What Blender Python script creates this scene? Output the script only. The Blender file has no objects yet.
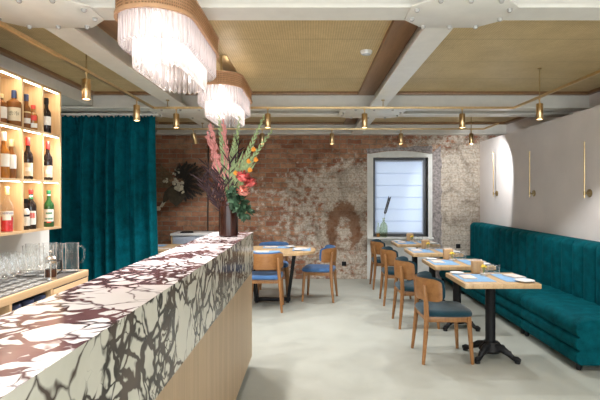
import bpy, bmesh, math, random
from mathutils import Vector, Matrix, Euler
random.seed(7)
PI = math.pi
S = bpy.context.scene
COL = S.collection

# ------------------------------------------------------------------ materials
class NT:
    def __init__(self, name):
        self.m = bpy.data.materials.new(name); self.m.use_nodes = True
        self.t = self.m.node_tree; self.t.nodes.clear()
        self.out = self.n('ShaderNodeOutputMaterial')
    def n(self, typ, ins=None, **kw):
        nd = self.t.nodes.new(typ)
        for k, v in kw.items(): setattr(nd, k, v)
        for k, v in (ins or {}).items():
            if isinstance(v, bpy.types.NodeSocket): self.t.links.new(v, nd.inputs[k])
            else: nd.inputs[k].default_value = v
        return nd
    def co(self, scale=(1, 1, 1), rot=(0, 0, 0), loc=(0, 0, 0)):
        tc = self.n('ShaderNodeTexCoord')
        return self.n('ShaderNodeMapping', {'Vector': tc.outputs['Object'], 'Scale': scale, 'Rotation': rot, 'Location': loc}).outputs[0]
    def noise(self, vec, scale=5, detail=4, rough=.5, dist=0):
        return self.n('ShaderNodeTexNoise', {'Vector': vec, 'Scale': scale, 'Detail': detail, 'Roughness': rough, 'Distortion': dist})
    def ramp(self, fac, stops):
        r = self.n('ShaderNodeValToRGB', {'Fac': fac}); e = r.color_ramp.elements
        while len(e) < len(stops): e.new(.5)
        for i, (p, c) in enumerate(stops):
            e[i].position = p; e[i].color = c if len(c) == 4 else (*c, 1)
        return r.outputs[0]
    def mix(self, fac, a, b, mode='MIX'):
        nd = self.n('ShaderNodeMix', data_type='RGBA', blend_type=mode)
        for idx, v in ((0, fac), (6, a), (7, b)):
            if isinstance(v, bpy.types.NodeSocket): self.t.links.new(v, nd.inputs[idx])
            else: nd.inputs[idx].default_value = v if idx == 0 or len(v) == 4 else (*v, 1)
        return nd.outputs[2]
    def math(self, op, a, b=0.0, clamp=False):
        nd = self.n('ShaderNodeMath', operation=op, use_clamp=clamp)
        for idx, v in ((0, a), (1, b)):
            if isinstance(v, bpy.types.NodeSocket): self.t.links.new(v, nd.inputs[idx])
            else: nd.inputs[idx].default_value = v
        return nd.outputs[0]
    def bump(self, h, strength=.3, dist=.01):
        return self.n('ShaderNodeBump', {'Height': h, 'Strength': strength, 'Distance': dist}).outputs[0]
    def pbr(self, color, rough=.5, metal=0, **kw):
        p = self.n('ShaderNodeBsdfPrincipled')
        def put(k, v):
            if isinstance(v, bpy.types.NodeSocket): self.t.links.new(v, p.inputs[k])
            else: p.inputs[k].default_value = (*v, 1) if isinstance(v, tuple) and len(v) == 3 and k != 'Normal' else v
        put('Base Color', color); put('Roughness', rough); put('Metallic', metal)
        for k, v in kw.items(): put(k.replace('_', ' '), v)
        self.t.links.new(p.outputs[0], self.out.inputs[0])
        return self.m

def plain(name, c, rough=.5, metal=0, var=.08, scale=30, **kw):
    t = NT(name)
    nz = t.noise(t.co(), scale, 3)
    lo = tuple(max(0, x * (1 - var)) for x in c); hi = tuple(min(1, x * (1 + var)) for x in c)
    return t.pbr(t.ramp(nz.outputs[0], [(.3, lo), (.7, hi)]), rough, metal, **kw)

def wood(name, c1, c2, axis='z', rough=.42, freq=14, planks=None, bumpy=.05):
    t = NT(name)
    st = {'x': (.7, freq, freq), 'y': (freq, .7, freq), 'z': (freq, freq, .7)}[axis]
    nz = t.noise(t.co(st), 2.2, 5, .62, .6)
    fine = t.noise(t.co(tuple(v * 6 for v in st)), 2.0, 3, .6)
    f = t.math('ADD', t.math('MULTIPLY', nz.outputs[0], .65), t.math('MULTIPLY', fine.outputs[0], .35))
    col = t.ramp(f, [(.32, c1), (.66, c2)])
    if planks:
        ax, w = planks
        sep = t.n('ShaderNodeSeparateXYZ', {0: t.co()})
        v = t.math('DIVIDE', sep.outputs[ax], w)
        wn = t.n('ShaderNodeTexWhiteNoise', {'W': t.math('FLOOR', v)}, noise_dimensions='1D').outputs[0]
        col = t.mix(t.math('MULTIPLY', wn, .22), col, tuple(x * .55 for x in c1), 'MIX')
        fr = t.math('FRACT', v)
        line = t.math('LESS_THAN', fr, .03)
        col = t.mix(t.math('MULTIPLY', line, .45), col, tuple(x * .35 for x in c1))
    return t.pbr(col, rough, 0, Normal=t.bump(f, bumpy))

def velvet(name, c, dark=.55):
    t = NT(name)
    nz = t.noise(t.co(), 9, 4, .6); n2 = t.noise(t.co(), 160, 2)
    f = t.math('ADD', t.math('MULTIPLY', nz.outputs[0], .7), t.math('MULTIPLY', n2.outputs[0], .3))
    col = t.ramp(f, [(.35, tuple(x * dark for x in c)), (.68, tuple(min(1, x * 1.25) for x in c))])
    return t.pbr(col, .8, 0, Sheen_Weight=.16, Sheen_Roughness=.35, Sheen_Tint=(*[min(1, x * 4) for x in c], 1), Specular_IOR_Level=.06, Normal=t.bump(n2.outputs[0], .12))

def fabric(name, c):
    t = NT(name)
    n2 = t.noise(t.co(), 220, 2); nz = t.noise(t.co(), 14, 3)
    f = t.math('ADD', t.math('MULTIPLY', nz.outputs[0], .5), t.math('MULTIPLY', n2.outputs[0], .5))
    return t.pbr(t.ramp(f, [(.3, tuple(x * .75 for x in c)), (.7, tuple(x * 1.2 for x in c))]), .85, 0, Sheen_Weight=.25, Specular_IOR_Level=.2, Normal=t.bump(n2.outputs[0], .2))

def glassy(name, tint=(1, 1, 1), gloss=.25, base=.02):
    t = NT(name)
    fr = t.math('POWER', t.n('ShaderNodeLayerWeight', {'Blend': .5}).outputs['Facing'], 3.2)
    nz = t.noise(t.co(), 20, 1)
    fac = t.math('ADD', t.math('MULTIPLY', fr, .8), t.math('ADD', base, t.math('MULTIPLY', nz.outputs[0], .02)), True)
    tr = t.n('ShaderNodeBsdfTransparent', {'Color': (*tint, 1)})
    gg = t.n('ShaderNodeBsdfGlossy', {'Color': (1, 1, 1, 1), 'Roughness': .03})
    df = t.n('ShaderNodeBsdfDiffuse', {'Color': (*[min(1, c * .95) for c in tint], 1)})  # pale diffuse put into the glass edges, imitating bright rim highlights
    gl = t.n('ShaderNodeMixShader', {0: .45, 1: gg.outputs[0], 2: df.outputs[0]})
    mx = t.n('ShaderNodeMixShader', {0: fac, 1: tr.outputs[0], 2: gl.outputs[0]})
    t.t.links.new(mx.outputs[0], t.out.inputs[0]); return t.m

def emit(name, c, s):
    t = NT(name)
    e = t.n('ShaderNodeEmission', {'Color': (*c, 1), 'Strength': s})
    t.t.links.new(e.outputs[0], t.out.inputs[0]); return t.m

def marble(name, white, tint, vein, mid, rot, sc, seed, top=True):
    t = NT(name)
    v0 = t.co(sc, rot, seed)
    w1 = t.noise(v0, 2.2, 4, .55)
    w2 = t.noise(v0, 9, 3, .5)
    off = t.n('ShaderNodeVectorMath', {0: w1.outputs['Color'], 1: (.5, .5, .5)}, operation='SUBTRACT').outputs[0]
    off = t.n('ShaderNodeVectorMath', {0: off, 'Scale': .36}, operation='SCALE').outputs[0]
    off2 = t.n('ShaderNodeVectorMath', {0: w2.outputs['Color'], 1: (.5, .5, .5)}, operation='SUBTRACT').outputs[0]
    off2 = t.n('ShaderNodeVectorMath', {0: off2, 'Scale': .07}, operation='SCALE').outputs[0]
    v = t.n('ShaderNodeVectorMath', {0: v0, 1: off}, operation='ADD').outputs[0]
    v = t.n('ShaderNodeVectorMath', {0: v, 1: off2}, operation='ADD').outputs[0]
    def cells(sc_, k):
        o_ = t.n('ShaderNodeVectorMath', {0: v, 1: (k * 3.7, k * 1.9, k * 2.3)}, operation='ADD').outputs[0]
        return t.n('ShaderNodeTexVoronoi', {'Vector': o_, 'Scale': sc_}, feature='DISTANCE_TO_EDGE').outputs['Distance']
    zn = t.noise(v0, 2.3, 3, .55).outputs[0]; wm = t.noise(v0, 6, 3, .6).outputs[0]
    z1 = t.ramp(zn, [(.42, (0, 0, 0)), (.50, (1, 1, 1))]); z2 = t.ramp(zn, [(.52, (0, 0, 0)), (.62, (1, 1, 1))])
    def vein_(e, w_, k): return t.math('MULTIPLY', t.math('SUBTRACT', w_, e), k, True)
    wa = t.math('MULTIPLY', t.math('POWER', wm, 2.0), t.math('ADD', .12, t.math('MULTIPLY', z1, .15)))
    wb_ = t.math('MULTIPLY', t.math('MULTIPLY', z1, wm), .27)
    wc = t.math('MULTIPLY', t.math('MULTIPLY', z2, wm), .30)
    vein_f = t.math('MAXIMUM', vein_(cells(4.3, 0), wa, 30), t.math('MAXIMUM', vein_(cells(11, 1), wb_, 18), vein_(cells(24, 2), wc, 12)))
    vein_f = t.math('MULTIPLY', vein_f, .98)
    body = t.mix(t.ramp(t.noise(v0, 3.1, 5, .6).outputs[0], [(.4, (0, 0, 0)), (.7, (1, 1, 1))]), white, tint)
    vc = t.mix(t.ramp(t.noise(v0, 6, 4).outputs[0], [(.4, (0, 0, 0)), (.65, (1, 1, 1))]), vein, mid)
    return t.pbr(t.mix(vein_f, body, vc), .15, 0, Specular_IOR_Level=.10)

def brickmat():
    t = NT('old brick')
    tc = t.n('ShaderNodeTexCoord').outputs['Object']
    sep = t.n('ShaderNodeSeparateXYZ', {0: tc})
    flat = t.n('ShaderNodeCombineXYZ', {0: sep.outputs[0], 1: sep.outputs[2], 2: sep.outputs[1]}).outputs[0]
    wob = t.noise(flat, 6, 6, .65).outputs['Color']
    o = t.n('ShaderNodeVectorMath', {0: wob, 1: (.5, .5, .5)}, operation='SUBTRACT').outputs[0]
    o = t.n('ShaderNodeVectorMath', {0: o, 'Scale': .075}, operation='SCALE').outputs[0]
    v = t.n('ShaderNodeVectorMath', {0: flat, 1: o}, operation='ADD').outputs[0]
    br = t.n('ShaderNodeTexBrick', {'Vector': v, 'Color1': (.33, .12, .065, 1), 'Color2': (.54, .28, .16, 1), 'Mortar': (.34, .27, .20, 1),
             'Scale': 1, 'Mortar Size': .010, 'Mortar Smooth': .4, 'Bias': -.1, 'Brick Width': .27, 'Row Height': .088})
    big = t.noise(flat, 1.1, 6, .62, .4).outputs[0]
    med = t.noise(flat, 5.5, 7, .68, .3).outputs[0]
    fine = t.noise(flat, 30, 5, .65).outputs[0]
    x = sep.outputs[0]; z = sep.outputs[2]
    mr = t.n('ShaderNodeMapRange', {'Value': x, 'From Min': -2.1, 'From Max': 2.9, 'To Min': -.16, 'To Max': .22}).outputs[0]
    lowz = t.n('ShaderNodeMapRange', {'Value': z, 'From Min': 2.45, 'From Max': 1.9, 'To Min': -.16, 'To Max': .05}).outputs[0]
    m = t.math('ADD', t.math('ADD', t.math('MULTIPLY', t.noise(flat, 11, 7, .78).outputs[0], .62), t.math('ADD', t.math('MULTIPLY', big, .26), t.math('MULTIPLY', med, .32))), t.math('ADD', mr, lowz))
    m = t.ramp(m, [(.597, (0, 0, 0)), (.69, (1, 1, 1))])
    m = t.math('MULTIPLY', m, t.ramp(br.outputs[1], [(.0, (1, 1, 1)), (1, (.72, .72, .72))]))
    plaster = t.ramp(fine, [(.3, (.36, .29, .22)), (.5, (.62, .55, .46)), (.72, (.82, .77, .68))])
    brick = t.mix(t.math('MULTIPLY', t.ramp(t.noise(flat, 9, 6, .75).outputs[0], [(.38, (0, 0, 0)), (.66, (1, 1, 1))]), .6), br.outputs[0], (.17, .12, .085))
    col = t.mix(t.math('MULTIPLY', m, .85), brick, plaster)
    # brown stripped patch with a shape of its own (low, left of the window)
    dx = t.math('ABSOLUTE', t.math('SUBTRACT', x, .62)); dz = t.math('ABSOLUTE', t.math('SUBTRACT', z, .88))
    d = t.math('ADD', t.math('POWER', t.math('MULTIPLY', dx, 2.9), 2.0), t.math('POWER', t.math('MULTIPLY', dz, 1.75), 2.0))
    d = t.math('ABSOLUTE', t.math('SUBTRACT', t.math('POWER', d, .5), .66))
    d = t.math('ADD', d, t.math('MULTIPLY', t.math('SUBTRACT', t.noise(flat, 8, 7, .75).outputs[0], .5), .9))
    d = t.math('ADD', d, t.n('ShaderNodeMapRange', {'Value': z, 'From Min': .75, 'From Max': .35, 'To Min': 0.0, 'To Max': .5}).outputs[0])
    pm = t.ramp(d, [(.20, (1, 1, 1)), (.34, (0, 0, 0))])
    col = t.mix(t.math('MULTIPLY', pm, .85), col, (.23, .105, .05))
    dk = t.ramp(t.noise(flat, 2.3, 6, .7, .5).outputs[0], [(.30, (.42, .38, .35)), (.52, (1, 1, 1))])
    col = t.mix(1.0, col, dk, 'MULTIPLY')
    h = t.math('ADD', t.math('MULTIPLY', t.math('MULTIPLY', br.outputs[1], -.7), t.math('SUBTRACT', 1.0, t.math('MULTIPLY', m, .6))), t.math('MULTIPLY', fine, 1.1))
    return t.pbr(col, .9, 0, Normal=t.bump(h, .7, .02), Specular_IOR_Level=.2)

def rattan(name, c1, c2, pitch=.02, seam=.67, trans=False):
    t = NT(name)
    tc = t.n('ShaderNodeTexCoord').outputs['Object']
    sep = t.n('ShaderNodeSeparateXYZ', {0: tc})
    if trans:   # band: use length around (x+y) and height
        u = t.math('ADD', sep.outputs[0], sep.outputs[1]); w = sep.outputs[2]
    else:
        u = sep.outputs[0]; w = sep.outputs[1]
    k = 2 * PI / pitch
    a = t.math('SINE', t.math('MULTIPLY', u, k)); b = t.math('SINE', t.math('MULTIPLY', w, k))
    hole = t.math('MULTIPLY', t.math('GREATER_THAN', a, -.1), t.math('GREATER_THAN', b, -.1))
    nz = t.noise(t.co((1, 1, 1)), 3, 4).outputs[0]
    n2 = t.noise(t.co((60, 4, 10)), 3, 3).outputs[0]
    n3 = t.noise(t.co((4, 60, 10)), 3, 3).outputs[0]
    f = t.math('ADD', t.math('MULTIPLY', nz, .4), t.math('ADD', t.math('MULTIPLY', n2, .3), t.math('MULTIPLY', n3, .3)))
    strand = t.ramp(f, [(.36, c1), (.64, c2)])
    col = t.mix(t.math('MULTIPLY', hole, .42 if not trans else .5), strand, tuple(x * .35 for x in c1))
    if not trans:
        s = t.math('LESS_THAN', t.math('FRACT', t.math('DIVIDE', t.math('ADD', sep.outputs[1], 10.18), seam)), .016)
        col = t.mix(t.math('MULTIPLY', s, .5), col, tuple(x * .4 for x in c1))
        return t.pbr(col, .45, 0, Specular_IOR_Level=.4)
    d = t.n('ShaderNodeBsdfDiffuse', {'Color': col}); tr = t.n('ShaderNodeBsdfTranslucent', {'Color': col})
    mx = t.n('ShaderNodeMixShader', {0: .5, 1: d.outputs[0], 2: tr.outputs[0]})
    t.t.links.new(mx.outputs[0], t.out.inputs[0]); return t.m

def floormat():
    t = NT('microcement')
    v = t.co()
    a = t.noise(v, .8, 6, .6, .5).outputs[0]; b = t.noise(v, 4, 6, .65, 1.0).outputs[0]
    f = t.math('ADD', t.math('MULTIPLY', a, .55), t.math('MULTIPLY', b, .45))
    col = t.ramp(f, [(.32, (.325, .332, .29)), (.52, (.39, .396, .345)), (.7, (.44, .446, .395))])
    rg = t.ramp(b, [(.3, (.28, .28, .28)), (.7, (.45, .45, .45))])
    return t.pbr(col, rg, 0, Specular_IOR_Level=.4)

def crystalmat():
    t = NT('crystal')
    fr = t.math('POWER', t.n('ShaderNodeLayerWeight', {'Blend': .5}).outputs['Facing'], 3)
    tr = t.n('ShaderNodeBsdfTransparent', {'Color': (.97, .97, 1, 1)})
    tl = t.n('ShaderNodeBsdfTranslucent', {'Color': (.97, .95, .95, 1)})
    gl = t.n('ShaderNodeBsdfGlossy', {'Color': (1, 1, 1, 1), 'Roughness': .06})
    nz = t.noise(t.co((40, 40, 3)), 3, 2).outputs[0]
    m1 = t.n('ShaderNodeMixShader', {0: t.ramp(nz, [(.35, (.25, .25, .25)), (.65, (.7, .7, .7))]), 1: tr.outputs[0], 2: tl.outputs[0]})
    m2 = t.n('ShaderNodeMixShader', {0: t.math('ADD', t.math('MULTIPLY', fr, .4), .08, True), 1: m1.outputs[0], 2: gl.outputs[0]})
    t.t.links.new(m2.outputs[0], t.out.inputs[0]); return t.m

def blindmat():
    t = NT('roman blind linen')
    nz = t.noise(t.co((90, 90, 90)), 2, 3).outputs[0]
    c = t.ramp(nz, [(.3, (.62, .71, .88)), (.7, (.72, .80, .97))])
    d = t.n('ShaderNodeBsdfDiffuse', {'Color': c}); tl = t.n('ShaderNodeBsdfTranslucent', {'Color': c})
    mx = t.n('ShaderNodeMixShader', {0: .115, 1: d.outputs[0], 2: tl.outputs[0]})
    t.t.links.new(mx.outputs[0], t.out.inputs[0]); return t.m

M = dict(
    floor=floormat(), brick=brickmat(),
    rattan=rattan('rattan ceiling', (.52, .375, .175), (.72, .55, .285), .020),
    band=rattan('rattan band', (.58, .36, .20), (.78, .52, .32), .0165, trans=True),
    rim=plain('bent cane rim', (.58, .33, .18), .5),
    frame=wood('brown frame board', (.20, .105, .05), (.34, .19, .095), 'y', .4),
    beam=plain('painted steel', (.74, .715, .65), .35, 0, .04, 8),
    wallp=plain('pale plaster', (.75, .685, .65), .8, 0, .05, 2.5),
    wallw=plain('white plaster', (.74, .72, .69), .8, 0, .03, 3),
    plaster=plain('window plaster', (.72, .71, .67), .85, 0, .06, 12),
    rough=plain('rough grey cement', (.30, .26, .25), .95, 0, .45, 22),
    mtop=marble('violet marble top', (.92, .88, .89), (.86, .78, .79), (.045, .014, .020), (.17, .07, .075), (.2, .1, .5), (1, 1, 1), (0, 0, 0)),
    mfront=marble('violet marble front', (.66, .64, .56), (.54, .53, .45), (.018, .016, .014), (.085, .062, .05), (.5, .3, .2), (1.0, 1.0, .95), (3, 1, 2)),
    oakbar=wood('oak bar panel', (.46, .315, .18), (.58, .42, .26), 'z', .45, 16, planks=(1, .085)),
    oak=wood('oak shelf', (.56, .37, .19), (.70, .50, .29), 'z', .45, 16),
    oaky=wood('oak cabinet', (.55, .37, .20), (.70, .50, .30), 'y', .45, 16),
    tabletop=wood('oak table', (.42, .25, .11), (.66, .45, .24), 'y', .4, 11, planks=(0, .09)),
    walnut=wood('warm beech', (.21, .088, .028), (.35, .165, .055), 'z', .4, 12),
    walnuty=wood('warm beech back', (.23, .096, .03), (.37, .175, .06), 'y', .4, 12),
    teal=velvet('teal velvet', (.001, .078, .096)),
    curtain=velvet('teal curtain velvet', (.001, .105, .140), .5),
    chairteal=fabric('dark teal fabric', (.007, .036, .052)),
    chairblue=fabric('denim blue fabric', (.055, .135, .30)),
    brass=plain('brushed brass', (.66, .475, .25), .3, 1, .08, 40),
    brassd=plain('aged brass', (.45, .33, .16), .35, 1, .1, 40),
    black=plain('black metal', (.008, .008, .009), .5, 0, .2, 20, Specular_IOR_Level=.22),
    cast=plain('black cast iron', (.008, .008, .009), .45, 0, .3, 40, Specular_IOR_Level=.25),
    bolt=plain('painted bolt', (.40, .38, .35), .5, 0), steel=plain('bright steel', (.7, .7, .7), .2, 1, .05, 30),
    glass=glassy('clear glass', (.985, .99, .99), base=.02),
    green=glassy('greenish clear glass', (.90, .93, .85)),
    crystal=crystalmat(),
    bulb=emit('lit bulb', (1, .90, .80), 7), led=emit('led strip', (1, .86, .64), 9), lens=emit('lit lens', (1, .93, .80), 14),
    blind=blindmat(), framew=plain('dark window frame', (.10, .10, .105), .5),
    white=plain('white ceramic', (.80, .79, .77), .25, 0, .02),
    whitel=plain('white lacquer', (.78, .76, .74), .4, 0, .03), grey=plain('blue grey lacquer', (.42, .46, .55), .5),
    darktop=plain('dark stone worktop', (.07, .062, .056), .6, 0, .2, 60),
    mat=fabric('blue placemat', (.19, .38, .62)), napkin=fabric('beige napkin', (.72, .62, .55)),
    block=wood('small oak block', (.44, .25, .11), (.60, .37, .18), 'z', .5, 20),
    yellow=plain('yellow petals', (.85, .58, .05), .6), stemg=plain('green stems', (.16, .27, .07), .6, 0, .3),
    gladg=plain('gladiolus buds', (.27, .35, .15), .55, 0, .25, 50), orange=plain('orange petals', (.85, .33, .04), .6),
    plume=plain('dusty pink plume', (.60, .25, .23), .8, 0, .25, 60), burg=plain('burgundy leaves', (.028, .008, .011), .7, 0, .4, 40),
    coral=plain('coral petals', (.62, .12, .11), .6, 0, .3, 60), salmon=plain('salmon petals', (.66, .25, .19), .6, 0, .3, 60),
    kale=plain('kale leaves', (.035, .08, .04), .6, 0, .4, 50),
    vase=plain('dark brown glass', (.026, .008, .005), .15, 0, .3, 8, Specular_IOR_Level=.3),
    coffee=plain('coffee', (.05, .02, .012), .25),
    dryd=plain('dark dried plumes', (.030, .023, .018), .9, 0, .4, 30), dryb=plain('brown dried grass', (.16, .11, .06), .9, 0, .3, 30),
    dryw=plain('cream dried flowers', (.66, .60, .47), .9, 0, .15, 40), dryleaf=plain('dried leaf', (.07, .055, .035), .85, 0, .3, 20),
    navy=plain('navy cap', (.03, .05, .13), .4), cap_red=plain('red cap', (.65, .04, .04), .4), cap_green=plain('green cap', (.03, .22, .10), .4),
    cap_gold=plain('pale gold cap', (.72, .58, .30), .4), paper=plain('white label', (.80, .78, .72), .7, 0, .03), cream=plain('cream label', (.66, .55, .38), .7, 0, .1),
    redl=plain('red label', (.70, .07, .05), .6), ink=plain('dark blue ink', (.03, .06, .22), .6), inkb=plain('black ink', (.03, .03, .03), .6),
    amber=plain('amber whisky', (.36, .14, .025), .12), whisky=plain('brown whisky', (.20, .075, .02), .1),
    wine=plain('dark wine glass', (.018, .012, .012), .1), greenb=plain('green bottle glass', (.025, .10, .03), .1), redliq=plain('red aperitif', (.62, .02, .03), .15),
)

# ------------------------------------------------------------------ mesh builder
class MB:
    def __init__(self): self.b = bmesh.new(); self.mi = 0
    def _tag(self, faces):
        for f in faces: f.material_index = self.mi
    def box(self, x0, x1, y0, y1, z0, z1, bev=0, seg=2, mtx=None):
        r = bmesh.ops.create_cube(self.b, size=1); vs = r['verts']
        for v in vs: v.co = Vector(((x0 + x1) / 2 + v.co.x * (x1 - x0), (y0 + y1) / 2 + v.co.y * (y1 - y0), (z0 + z1) / 2 + v.co.z * (z1 - z0)))
        fs = set(f for v in vs for f in v.link_faces)
        if bev:
            es = list({e for v in vs for e in v.link_edges})
            rr = bmesh.ops.bevel(self.b, geom=es, offset=bev, segments=seg, affect='EDGES', profile=.5)
            fs |= set(rr['faces'])
            vs = list({v for f in fs if f.is_valid for v in f.verts} | {v for v in vs if v.is_valid})
        if mtx is not None:
            for v in vs: v.co = mtx @ v.co
        self._tag([f for f in fs if f.is_valid]); return self
    def lathe(self, prof, c=(0, 0, 0), seg=20, a0=0, a1=2 * PI, mtx=None):
        full = abs(a1 - a0 - 2 * PI) < 1e-6
        n = seg if full else seg + 1
        rings = []
        for r, z in prof:
            if r < 1e-6: rings.append([self.b.verts.new((c[0], c[1], c[2] + z))])
            else: rings.append([self.b.verts.new((c[0] + r * math.cos(a0 + (a1 - a0) * i / seg), c[1] + r * math.sin(a0 + (a1 - a0) * i / seg), c[2] + z)) for i in range(n)])
        fs = []
        for A, B in zip(rings, rings[1:]):
            for i in range(seg):
                j = (i + 1) % n
                if len(A) == 1 and len(B) == 1: continue
                if len(A) == 1: q = (A[0], B[j], B[i])
                elif len(B) == 1: q = (A[i], A[j], B[0])
                else: q = (A[i], A[j], B[j], B[i])
                fs.append(self.b.faces.new(q))
        if mtx is not None:
            for R in rings:
                for v in R: v.co = mtx @ v.co
        self._tag(fs); return self
    def tube(self, pts, rad, seg=8, flat=1.0, caps=True):
        pts = [Vector(p) for p in pts]
        if not hasattr(rad, '__len__'): rad = [rad] * len(pts)
        rings = []; up = None
        for i, p in enumerate(pts):
            d = (pts[min(i + 1, len(pts) - 1)] - pts[max(i - 1, 0)]).normalized()
            if up is None:
                up = d.orthogonal().normalized()
            else:
                up = (up - d * up.dot(d))
                up = up.normalized() if up.length > 1e-5 else d.orthogonal().normalized()
            s = d.cross(up)
            rings.append([self.b.verts.new(p + (up * math.cos(2 * PI * k / seg) + s * math.sin(2 * PI * k / seg) * flat) * rad[i]) for k in range(seg)])
        fs = []
        for A, B in zip(rings, rings[1:]):
            for k in range(seg): fs.append(self.b.faces.new((A[k], A[(k + 1) % seg], B[(k + 1) % seg], B[k])))
        if caps: fs.append(self.b.faces.new(rings[0][::-1])); fs.append(self.b.faces.new(rings[-1]))
        self._tag(fs); return self
    def prism(self, poly, h0, h1, plane='xy', bev=0):
        def P(u, v, h): return {'xy': (u, v, h), 'xz': (u, h, v), 'yz': (h, u, v)}[plane]
        A = [self.b.verts.new(P(u, v, h0)) for u, v in poly]; B = [self.b.verts.new(P(u, v, h1)) for u, v in poly]
        n = len(poly); fs = [self.b.faces.new(A[::-1]), self.b.faces.new(B)]
        for i in range(n): fs.append(self.b.faces.new((A[i], A[(i + 1) % n], B[(i + 1) % n], B[i])))
        if bev:
            es = list({e for f in fs[:2] for e in f.edges})
            rr = bmesh.ops.bevel(self.b, geom=es, offset=bev, segments=2, affect='EDGES', profile=.5)
            fs += rr['faces']
        self._tag([f for f in fs if f.is_valid]); return self
    def grid(self, fn, nu, nv, close_u=False):
        V = [[self.b.verts.new(fn(i / nu, j / nv)) for j in range(nv + 1)] for i in range(nu if close_u else nu + 1)]
        L = len(V); fs = []
        for i in range(nu):
            for j in range(nv): fs.append(self.b.faces.new((V[i][j], V[(i + 1) % L][j], V[(i + 1) % L][j + 1], V[i][j + 1])))
        self._tag(fs); return self
    def ball(self, c, r, sc=(1, 1, 1), sub=2, noise=0):
        rr = bmesh.ops.create_icosphere(self.b, subdivisions=sub, radius=1)
        for v in rr['verts']:
            k = 1 + random.uniform(-noise, noise)
            v.co = Vector((c[0] + v.co.x * r * sc[0] * k, c[1] + v.co.y * r * sc[1] * k, c[2] + v.co.z * r * sc[2] * k))
        self._tag({f for v in rr['verts'] for f in v.link_faces}); return self
    def leaf(self, p, d, L, W, n=Vector((0, 0, 1)), th=.0015, bend=0.0):
        p = Vector(p); d = Vector(d).normalized(); s = d.cross(n)
        s = s.normalized() if s.length > 1e-4 else d.orthogonal().normalized()
        u = s.cross(d)
        prof = [(0, .12), (.3, .8), (.55, 1), (.8, .6), (1, .05)]
        top = []
        for t_, w in prof:
            c = p + d * (L * t_) - u * (bend * t_ * t_)
            top.append((c + s * (W * w / 2) + u * W * .12 * w, c, c - s * (W * w / 2) + u * W * .12 * w))
        V = [[[self.b.verts.new(q + u * o) for q in row] for row in top] for o in (0, -th)]
        fs = []
        for i in range(len(prof) - 1):
            for k in range(2):
                fs.append(self.b.faces.new((V[0][i][k], V[0][i][k + 1], V[0][i + 1][k + 1], V[0][i + 1][k])))
                fs.append(self.b.faces.new((V[1][i][k + 1], V[1][i][k], V[1][i + 1][k], V[1][i + 1][k + 1])))
        self._tag(fs); return self
    def build(self, name, mats, parent=None, label=None, smooth=35, kind=None):
        bmesh.ops.recalc_face_normals(self.b, faces=self.b.faces)
        me = bpy.data.meshes.new(name); self.b.to_mesh(me); self.b.free()
        for m in (mats if isinstance(mats, (list, tuple)) else [mats]): me.materials.append(m)
        if smooth:
            for p in me.polygons: p.use_smooth = True
            me.set_sharp_from_angle(angle=math.radians(smooth))
        o = bpy.data.objects.new(name, me); COL.objects.link(o)
        if parent: o.parent = parent
        if label: o['label'] = label
        if kind: o['kind'] = kind
        return o

def thing(name, label, cat, loc=(0, 0, 0), rz=0, group=None):
    o = bpy.data.objects.new(name, None); COL.objects.link(o); o.empty_display_size = .1
    o.location = loc; o.rotation_euler = (0, 0, rz)
    return tag(o, label, cat, group)
def tag(o, label, cat, group=None):
    o['label'] = label; o['category'] = cat
    if group: o['group'] = group
    return o
def copy_tree(o, parent=None):
    c = o.copy(); COL.objects.link(c)
    if parent: c.parent = parent
    for ch in list(o.children): copy_tree(ch, c)
    return c
def dup(o, loc, rz, label, group=None):
    c = copy_tree(o); c.location = loc; c.rotation_euler = (0, 0, rz); c['label'] = label
    if group: c['group'] = group
    return c
def struct(o): o['kind'] = 'structure'; return o
def lamp(typ, name, loc, energy, color, parent=None, aim=None, **kw):
    l = bpy.data.lights.new(name, typ); l.energy = energy; l.color = color
    for k, v in kw.items(): setattr(l, k, v)
    o = bpy.data.objects.new(name, l); COL.objects.link(o); o.location = loc
    if aim is not None: o.rotation_euler = Vector(aim).to_track_quat('-Z', 'Y').to_euler()
    if parent: o.parent = parent
    return o
ORD = ['first', 'second', 'third', 'fourth', 'fifth', 'sixth', 'seventh', 'eighth', 'ninth']

# ------------------------------------------------------------------ room shell
YB = 8.66; XR = 3.10; XL = -2.40; ZB = 2.62; ZR = 2.82
XLO, XRO, Y0 = -3.62, 3.58, -2.2
struct(MB().box(XLO, XRO, Y0, YB + .3, -.12, 0).build('floor', M['floor']))
struct(MB().box(XLO, XRO, Y0, YB, ZR, ZR + .10).build('ceiling', M['rattan']))
WX0, WX1, WZ0, WZ1 = 1.150, 2.150, .770, 2.215
wb = MB()
wb.box(XLO, WX0, YB, YB + .3, 0, ZR + .1).box(WX1, XRO, YB, YB + .3, 0, ZR + .1)
wb.box(WX0, WX1, YB, YB + .3, 0, WZ0).box(WX0, WX1, YB, YB + .3, WZ1, ZR + .1)
struct(wb.build('wall_back', M['brick'], smooth=0))
wr = MB().box(XR, XR + .10, Y0, YB, 0, 2.50)
struct(wr.build('wall_right', M['wallp'], smooth=0))
wr = MB().box(XRO - .06, XRO, Y0, YB, 0, ZR + .1); wr.box(XR + .1, XRO - .06, Y0, YB, 2.40, 2.45)
struct(wr.build('wall_right.001', M['wallp'], smooth=0))
wl = MB().box(XL - .12, XL, Y0, 4.37, 0, 2.56)
struct(wl.build('wall_left', M['wallw'], smooth=0))
wl = MB().box(XLO, XLO + .06, Y0, YB, 0, ZR + .1)
struct(wl.build('wall_left.001', M['wallw'], smooth=0))

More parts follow.
